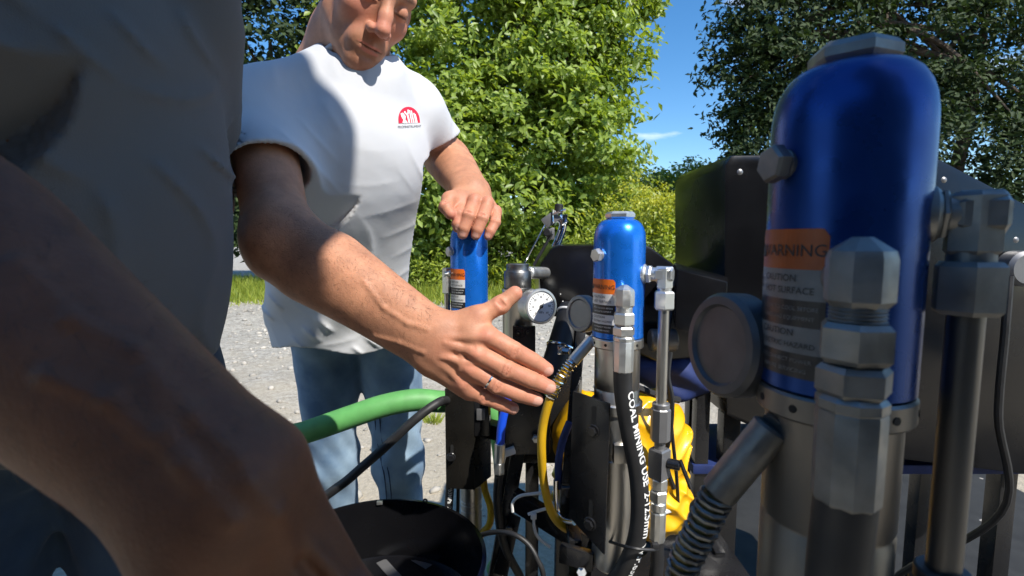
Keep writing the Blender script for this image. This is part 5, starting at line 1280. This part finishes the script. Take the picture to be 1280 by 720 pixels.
loose_hose('thin_cable', [at(590, 675, .80), at(604, 668, .78), at(622, 665, .76), at(642, 668, .74), at(660, 680, .73), at(672, 700, .72), at(680, 725, .72), at(684, 800, .74), Vector((.06, .80, .006)), Vector((.02, .5, .006))], .0040, 'rubber',
           'thin black cable arching over the slanted frame leg, right of the drum', 'cable')
# ================================================================== the larger sprayer close to the camera, right
DIM = {'blue': 'blue_dimmed', 'zinc': 'zinc_dimmed', 'steel': 'steel_dimmed', 'castgrey': 'case_dimmed', 'label_white': 'label_dim', 'label_orange': 'label_orange_dimmed', 'chrome': 'zinc_dimmed', 'yellowhose': 'yellowhose_dimmed'}  # swaps sprayer materials for copies with shade put into the colour
def build_near_sprayer():
    Y = .34; x = at(1045, 420, Y).x; s = 1.24
    z0 = at(1045, 84, Y).z - .1728 * s
    root = empty('airless_sprayer', (x, Y, 0))
    tag(root, 'large blue sprayer with colours darkened for shade at right, closest to the camera', 'sprayer', 'sprayers')
    o, cap_ = pump(root, x, Y, z0, s, 0, .34, (-92, -19), DIM)
    c, ft = pump_fittings(root, o, s, None, 0, 82, DIM, .6)
    pts = [ft + Vector((0, 0, .03)), ft, ft + Vector((0, 0, -.08)), ft + Vector((.02, .0, -.22)), ft + Vector((.03, .06, -.42)), Vector((x + .02, Y + .12, .14)), Vector((x + .1, Y + .35, .03))]
    MB().tube(pts, .0128 * s, 20, 8).build('pressure_hose', M['rubber'], root)
    zz = lambda q: c - Vector((0, 0, q * s))
    mb = MB(); mb.cyl(zz(.243), zz(.256), .008 * s); mb.hex(zz(.254), zz(.300), .016 * s, R(5), 4); mb.build('ball_valve', M[DIM['castgrey']], root, True, 25)
    MB().tube([zz(.29), zz(.36), zz(.45) + Vector((0, .05, 0)), Vector((c.x, c.y + .3, .03))], .0098 * s, 14, 6).build('return_hose', M['rubber'], root)
    g0 = o + Vector((-.062, .026, .018)); gd = Vector((-.80, -.60, .06)).normalized()
    MB().lathe([(.016, -.016), (.036, -.013), (.041, -.005), (.041, .013), (.038, .017), (.032, .0175), (.030, .0145), (.0001, .0145)], g0, gd, 48, cap=False).build('pressure_gauge', M[DIM['castgrey']], root)
    MB().cyl(g0 - gd * .01, Vector((x, Y, g0.z)), .014).build('gauge_stem', M[DIM['zinc']], root)
    a0 = o + Vector((-.038, -.017, -.030)); a1 = a0 + Vector((-.034, -.003, -.055)); a2 = a1 + Vector((-.022, .003, -.065))
    mb = MB(); mb.cyl(o + Vector((-.02, 0, -.02)), a0, .009); mb.cyl(a0, a1, .0128, seg=16, bev=.002); mb.build('whip_fitting', M[DIM['zinc']], root)
    wp = [a1, a1.lerp(a2, .5), a2, a2 + Vector((.0, .03, -.12)), a2 + Vector((.05, .08, -.28)), Vector((x - .06, Y + .2, .03))]
    MB().tube(wp, .0088, 14, 8).build('whip_hose', M[DIM['yellowhose']], root)
    sp = spline([a1, a1.lerp(a2, .5), a2, a2 + Vector((-.004, .008, -.05))], 50); T = []
    for i, p in enumerate(sp):
        t = (sp[min(i + 1, len(sp) - 1)] - sp[max(i - 1, 0)]).normalized(); X_, Y_, d = frame(t); an = i * 2 * math.pi / 8.5
        T.append(p + (X_ * math.cos(an) + Y_ * math.sin(an)) * .0112)
    MB().tube(T, .0017, 5, 1).build('spring_guard', M[DIM['chrome']], root)
    fb = lambda a, b, n='frame_bar': MB().bar(a, b, .035, .035, (0, 1, 0) if abs(Vector(a).z - Vector(b).z) > .2 else (0, 0, 1)).build(n, M['black'], root)
    # bracket plate behind the cylinder and stand
    MB().box((x + .015, Y + .075, z0 - .36), (.10, .035, .26), None, .003).build('bracket', M['black'], root)
    fb((x + .015, Y + .10, z0 - .25), (x + .015, Y + .10, .05), 'frame_post')
    fb((x - .14, Y + .10, .05), (x + .26, Y + .10, .05)); fb((x - .12, Y - .06, .05), (x - .12, Y + .42, .05)); fb((x + .24, Y - .06, .05), (x + .24, Y + .42, .05))
    for dx in (-.12, .24):
        for dy in (-.04, .40): MB().box((x + dx, Y + dy, .017), (.045, .045, .034), None, .004).build('foot', M['rubber'], root)
    root.rotation_euler.z = R(-22)
    return root
build_near_sprayer()

# black engine housing on its own cart, behind the large pump
def housing():
    Yc = .97; P = [(905, 330), (906, 206), (914, 193), (1150, 190), (1172, 196), (1290, 258), (1400, 290), (1410, 560), (1330, 600), (1000, 560), (908, 520)]
    q = [at(px, py, Yc) for px, py in P]
    root = empty('engine_housing', (.72, 1.1, 0)); tag(root, 'wide black engine housing with a sloping top, behind the large pump at right', 'engine')
    cv = MB().prism(q, (0, .30, 0), .010).build('cover', M['blackgloss'], root, True, 30)
    for (px, py) in ((925, 215), (925, 490), (1180, 225), (1270, 300)):
        MB().lathe([(.006, -.004), (.006, 0), (.003, .002)], at(px, py, Yc), (0, -1, 0), 12).build('cover_screw', M['castgrey'], cv)
    MB().lathe([(.03, 0), (.034, .004), (.034, .03), (.028, .036)], at(1262, 335, Yc), (0, -1, 0), 28).build('fuel_cap', M['castgrey'], cv)
    for (x_, y_) in ((.40, 1.02), (.40, 1.22), (1.05, 1.02), (1.05, 1.22)):
        MB().bar((x_ + (.06 if x_ < 1 else 0), y_, .72), (x_ + (.06 if x_ < 1 else 0), y_, .002), .035, .035, (0, 1, 0)).build('leg', M['black'], root)
    MB().tube([at(1262, 345, .94), at(1256, 420, .93), at(1248, 520, .93), at(1252, 640, .95), Vector((.92, 1.1, .3)), Vector((.95, 1.3, .02))], .007, 10, 8).build('cable', M['rubber'], root)
    # blue cloth lying on the cart shelf
    MB().box((.74, 1.12, .60), (.72, .24, .02), None, .003).build('shelf', M['navy'], root)
housing()

# tree behind, right, its leaf colour darkened to suggest shade
lob = [lobe(988, 60, 12.95, 2.04, 1.17, 2.22), lobe(1048, 20, 13.32, 2.41, 1.17, 2.78), lobe(1158, 60, 12.95, 2.22, 1.17, 2.22), lobe(1268, 40, 13.32, 2.41, 1.17, 2.59), lobe(1038, 170, 12.77, 2.41, 1.17, 2.04), lobe(1208, 180, 12.77, 2.59, 1.17, 2.04), lobe(1108, 240, 12.58, 2.96, 1.04, 1.67), lobe(963, 210, 12.77, 1.29, 0.91, 1.85), lobe(1298, 230, 12.77, 1.85, 1.04, 1.85),
       lobe(1058, -110, 13.32, 2.78, 1.29, 2.22), lobe(1218, -100, 13.32, 2.78, 1.29, 2.22), lobe(946, 110, 12.95, 1.02, 0.78, 1.48), lobe(953, 10, 12.95, 1.11, 0.78, 1.67), lobe(973, -80, 12.95, 1.48, 0.91, 1.67)]
bx = at(1080, 330, 13)
tree('dimmed_tree', (bx.x, 13, 0), lob, 1500, 46, .22, .19, .085, M['leaf_dimmed'], 'broad tree with leaves coloured dark for shade at right above the black engine housing', 'tree', [((bx.x, 13, -.05), (bx.x, 13, 9), .25, 14), ((bx.x + 1.8, 13, -.05), (bx.x + 2.6, 13, 8), .18, 8), ((bx.x - 1.8, 13, -.05), (bx.x - 2.2, 13, 8), .18, 8)], 9)

# dark mat added under the cart at right, standing in for shaded ground
mt = MB(); mt.box((1.25, 1.15, .009), (1.85, 2.2, .012), None, .003); tag(mt.build('shade_mat', M['mat'], None), 'black mat added as shade on the gravel under the large pump and engine housing', 'mat')
# ================================================================== second man, close at the left edge, in the shade
def build_near_person():
    root = empty('person', (-.56, .56, 0)); tag(root, 'man in t-shirt and jeans at left edge, colours darkened for shade, close up, forearm reaching down', 'person')
    v = lambda *p: np.array(p, float)
    red = []; nails = []
    SHR = v(-.565, .40, 1.36); SHL = v(-.395, .62, 1.385); EL = v(-.37, .265, 1.135); WR = v(-.135, .222, .962); HIP = v(-.525, .56, .93)
    # right forearm, hand dropping
    hd = nrm([.38, .05, -.90]); dn = nrm([.55, -.75, .25]); dn = nrm(dn - hd * (dn @ hd)); la = nrm(np.cross(hd, dn))
    if la[1] < 0: la = -la
    f = []
    for i, (ln, off) in enumerate(((.072, -.026), (.080, -.008), (.074, .011), (.058, .028))):
        m = WR + hd * (.092 - abs(i - 1.2) * .005) + la * off; d1 = nrm(hd - dn * .15); d2 = nrm(hd - dn * .5); d3 = nrm(hd - dn * .8)
        p1 = m + d1 * ln * .58; p2 = p1 + d2 * ln * .36; f.append([m, p1, p2, p2 + d3 * ln * .30])
    th = [WR + hd * .025 - la * .026, WR + hd * .06 - la * .048, WR + hd * .092 - la * .056 - dn * .008, WR + hd * .12 - la * .056 - dn * .018]
    P = hand_prims(WR, f, th, dn, 1.0, red, nails)
    P += [cap(EL + v(0, 0, .016), WR + v(.006, 0, .012), .047, .0235, .02), cap(EL - v(0, 0, .018), WR - v(.006, 0, .012), .045, .0235, .02), cap(EL * .6 + WR * .4, WR, .044, .024, .03), cap(SHR, EL, .056, .047, .03), ell(EL, (.047,) * 3, None, .02)]
    tv, tf = sdf_surface(P, .005); tb = BVHTree.FromPolygons([Vector(q) for q in tv], [list(map(int, q)) for q in tf])
    for path in ([(20, 330), (90, 400), (170, 440), (240, 520), (300, 575)], [(60, 470), (140, 500), (230, 580), (290, 650)], [(190, 470), (210, 540), (250, 600)], [(310, 600), (345, 640), (365, 690)]):
        q = []
        for (px, py) in path:
            d = (at(px, py, 1.0) - CAM).normalized(); h = tb.ray_cast(CAM, d)
            if h[0]: q.append(npv(h[0] + d * .0016))
        for i in range(len(q) - 1): P.append(cap(q[i], q[i + 1], .0021, .0021, .006))
    pr = sdf_surface(P, .0019); arm_hair(root, pr[0], pr[1], EL, WR, 2600, 8)
    # left arm folded behind the back
    EB = v(-.50, .80, 1.14); WB = v(-.60, .70, .97)
    P = [cap(SHL, EB, .052, .044, .03), cap(EB, WB, .043, .027, .03)]
    hb = nrm(v(-.75, 0, -.3)); db = v(0, 1, 0); lb = nrm(np.cross(hb, db)); fb = []
    for i, off in enumerate((-.026, -.008, .011, .028)):
        m = WB + hb * .09 + lb * off; fb.append([m, m + hb * .042, m + hb * .066 - db * .006, m + hb * .085 - db * .014])
    P += hand_prims(WB, fb, [WB + hb * .025 - lb * .026, WB + hb * .055 - lb * .046, WB + hb * .085 - lb * .05, WB + hb * .11 - lb * .048], db, 1.0, None, None, False)
    pl = sdf_surface(P, .0032)
    Rm = head_axes(R(35), R(12), R(0)); O = v(-.43, .47, 1.63); P, hr, lips, dark, g = head_prims(O, Rm); red += hr
    NECK = (SHR + SHL) / 2 + v(.01, -.01, .06); P.append(cap(g(0, -.04, -.08), NECK, .056, .062, .03)); ph = sdf_surface(P, .0032)
    chest = (SHR + SHL) / 2 + v(-.01, .02, -.13)
    HL, HR = HIP + v(.075, .04, -.03), HIP + v(-.075, -.04, -.03); KL, KR = v(-.475, .60, .49), v(-.62, .50, .49); AL, AR = v(-.49, .66, .08), v(-.65, .56, .08)
    pt = sdf_surface([cap(SHR * .85 + SHL * .15, SHL * .85 + SHR * .15, .045, .045, .05), cap(chest, HIP, .085, .09, .06), cap(HL, KL, .065, .05, .03), cap(HR, KR, .065, .05, .03), cap(KL, AL, .045, .035, .03), cap(KR, AR, .045, .035, .03), cap(NECK, chest, .055, .08, .04)], .012)
    V, F = join_np([pr, pl, ph, pt]); me = mesh_np('body', V, F); set_tint(me, tint_of(V, red, nails, lips, dark)); finish('body', me, M['skin_dimmed'], root, True, None)
    hv, hf = hair_mesh(g, O, Rm); finish('hair', mesh_np('hair', hv, hf), M['hair'], root, True, None)
    lt = nrm(SHL - SHR); up = v(0, 0, 1); fr = nrm(np.cross(lt, up)); lt = nrm(np.cross(up, fr)); Rt = np.stack([lt, fr, up], 1)
    P = [cap(SHR * .93 + SHL * .07, SHL * .93 + SHR * .07, .058, .058, .05), ell(chest, (.172, .118, .19), Rt, .07), ell(chest * .5 + HIP * .5 + v(0, -.01, 0), (.162, .118, .2), Rt, .1), ell(HIP + v(0, -.01, .06), (.165, .125, .2), Rt, .1), cap(NECK - v(0, 0, .03), chest, .075, .1, .06)]
    sr = SHR + (EL - SHR) * .52; sl = SHL + (EB - SHL) * .55; ar = nrm(EL - SHR); al = nrm(EB - SHL)
    P += [cap(SHR, sr + (EL - SHR) * .3, .068, .074, .05), cap(SHL, sl, .06, .064, .05), cap(sr - ar * .02, sr + ar * .3, .058, .062, .004, 's'), cap(NECK + v(.005, -.01, .015), NECK + v(.02, -.02, .12), .064, .08, .004, 's')]
    def post(F, X, Y, Z):
        s1 = np.sin(58 * (X * .75 + Z * .45 + Y * .35) + 2.2 * np.sin(17 * Z + 5 * X) + 2.0); s2 = np.sin(34 * (X - Z * .55) + 3.0 * np.sin(9 * Z - 4 * Y)); r1 = 1 - np.abs(s1)
        r2 = 1 - np.abs(np.sin(44 * (X * .35 + Z * .9 - Y * .3) + 2.4 * np.sin(13 * X - 6 * Z)))
        F = F - (.006 * r1 ** 3 * np.clip(s2 + .2, 0, 1) + .005 * r2 ** 4 * np.clip(-s2 + .1, 0, 1) + .003 * s2)
        for q, d in ((sr, ar),):
            dist = np.sqrt((X - q[0]) ** 2 + (Y - q[1]) ** 2 + (Z - q[2]) ** 2); F = np.where(dist < .15, np.maximum(F, (X - q[0]) * d[0] + (Y - q[1]) * d[1] + (Z - q[2]) * d[2]), F)
        return np.maximum(F, .855 + .01 * np.sin(X * 21) - Z)
    sv, sf = sdf_surface(P, .0048, post=post); finish('shirt', mesh_np('shirt', sv, sf), M['shirt_dimmed'], root, True, None)
    P = [ell(HIP + v(0, 0, .02), (.152, .112, .13), Rt, .05), cap(HL, KL, .082, .064, .05), cap(HR, KR, .082, .064, .05), cap(KL, AL, .062, .057, .04), cap(KR, AR, .062, .057, .04)]
    dp = denim_post(2.0, .5, .005)
    jv, jf = sdf_surface(P, .006, post=lambda F, X, Y, Z: np.maximum(np.maximum(dp(F, X, Y, Z), Z - 1.0), .022 - Z)); finish('jeans', mesh_np('jeans', jv, jf), M['jeans_dimmed'], root, True, None)
    for AK in (AL, AR):
        w, fq = sdf_surface([cap(AK + v(0, .03, -.035), AK + v(.03, -.06, -.05), .043, .04, .03), ell(AK + v(.05, -.12, -.052), (.045, .07, .03), None, .03)], .007, post=lambda F, X, Y, Z: np.maximum(F, .002 - Z)); finish('shoe', mesh_np('shoe', w, fq), M['shoe'], root, True, None)
build_near_person()

# black cloth flags added on stands, unseen behind the camera; they throw the shade in which the two near things stand
def flag(poly, t, label):
    U = Vector((math.cos(SUN_AZ), math.sin(SUN_AZ), 0)); S = to_sun; W = S.cross(U)
    if W.z < 0: W = -W
    q = [U * u + W * w + S * t for u, w in poly]
    root_xy = sum(q, Vector()) / len(q); root = empty('shade_flag', (root_xy.x, root_xy.y, 0)); tag(root, label, 'shade panel', 'black shade panels')
    MB().prism(q, S * .008, 0).build('cloth', M['rubber'], root, False)
    fr_ = MB()
    for i in range(len(q)): fr_.cyl(q[i] + S * .004, q[(i + 1) % len(q)] + S * .004, .005, seg=8)
    fr_.build('frame', M['black'], root)
    x, y, z = root_xy; y -= .03
    MB().cyl((x, y, .25), (x, y, z + .05), .0125, seg=14).build('pole', M['steel'], root)
    for k in range(3):
        a = R(90 + 120 * k); MB().tube([(x, y, .32), (x + math.cos(a) * .2, y + math.sin(a) * .2, .12), (x + math.cos(a) * .38, y + math.sin(a) * .38, .012)], .010, 8, 4).build('leg', M['steel'], root)
flag([(-.80, .15), (.10, .15), (.232, .95), (.232, 1.22), (.365, 1.34), (.362, 1.5), (.315, 1.6), (.30, 1.74), (-.80, 1.74)], 2.25, 'large black cloth panel added on a stand behind the camera to cast shade, left')
flag([(.235, .02), (.455, .02), (.455, .895), (.335, .895), (.27, .78)], 2.0, 'narrow black cloth panel added on a stand behind the camera to cast shade, right')

# dark plank wall added unseen behind the camera to block sky light
def build_blocker_wall():
    root = empty('blocker_wall', (0, -3.2, 0)); tag(root, 'dark plank wall added behind the camera to block sky light', 'wall')
    first = None
    for k in range(48):
        if first is None: first = MB().box((-4.7, -3.2, 1.55), (.194, .03, 3.1), None, .004).build('plank', M['darkwood'], root)
        else:
            p = first.copy(); C.objects.link(p); p.location.x = k * .2
    for z in (.5, 2.5): MB().box((0, -3.235, z), (9.6, .04, .08), None, .004).build('batten', M['darkwood'], root)
    for x in (-4.6, 0, 4.6): MB().box((x, -3.30, 1.5), (.09, .09, 3.0), None, .004).build('post', M['darkwood'], root)
build_blocker_wall()
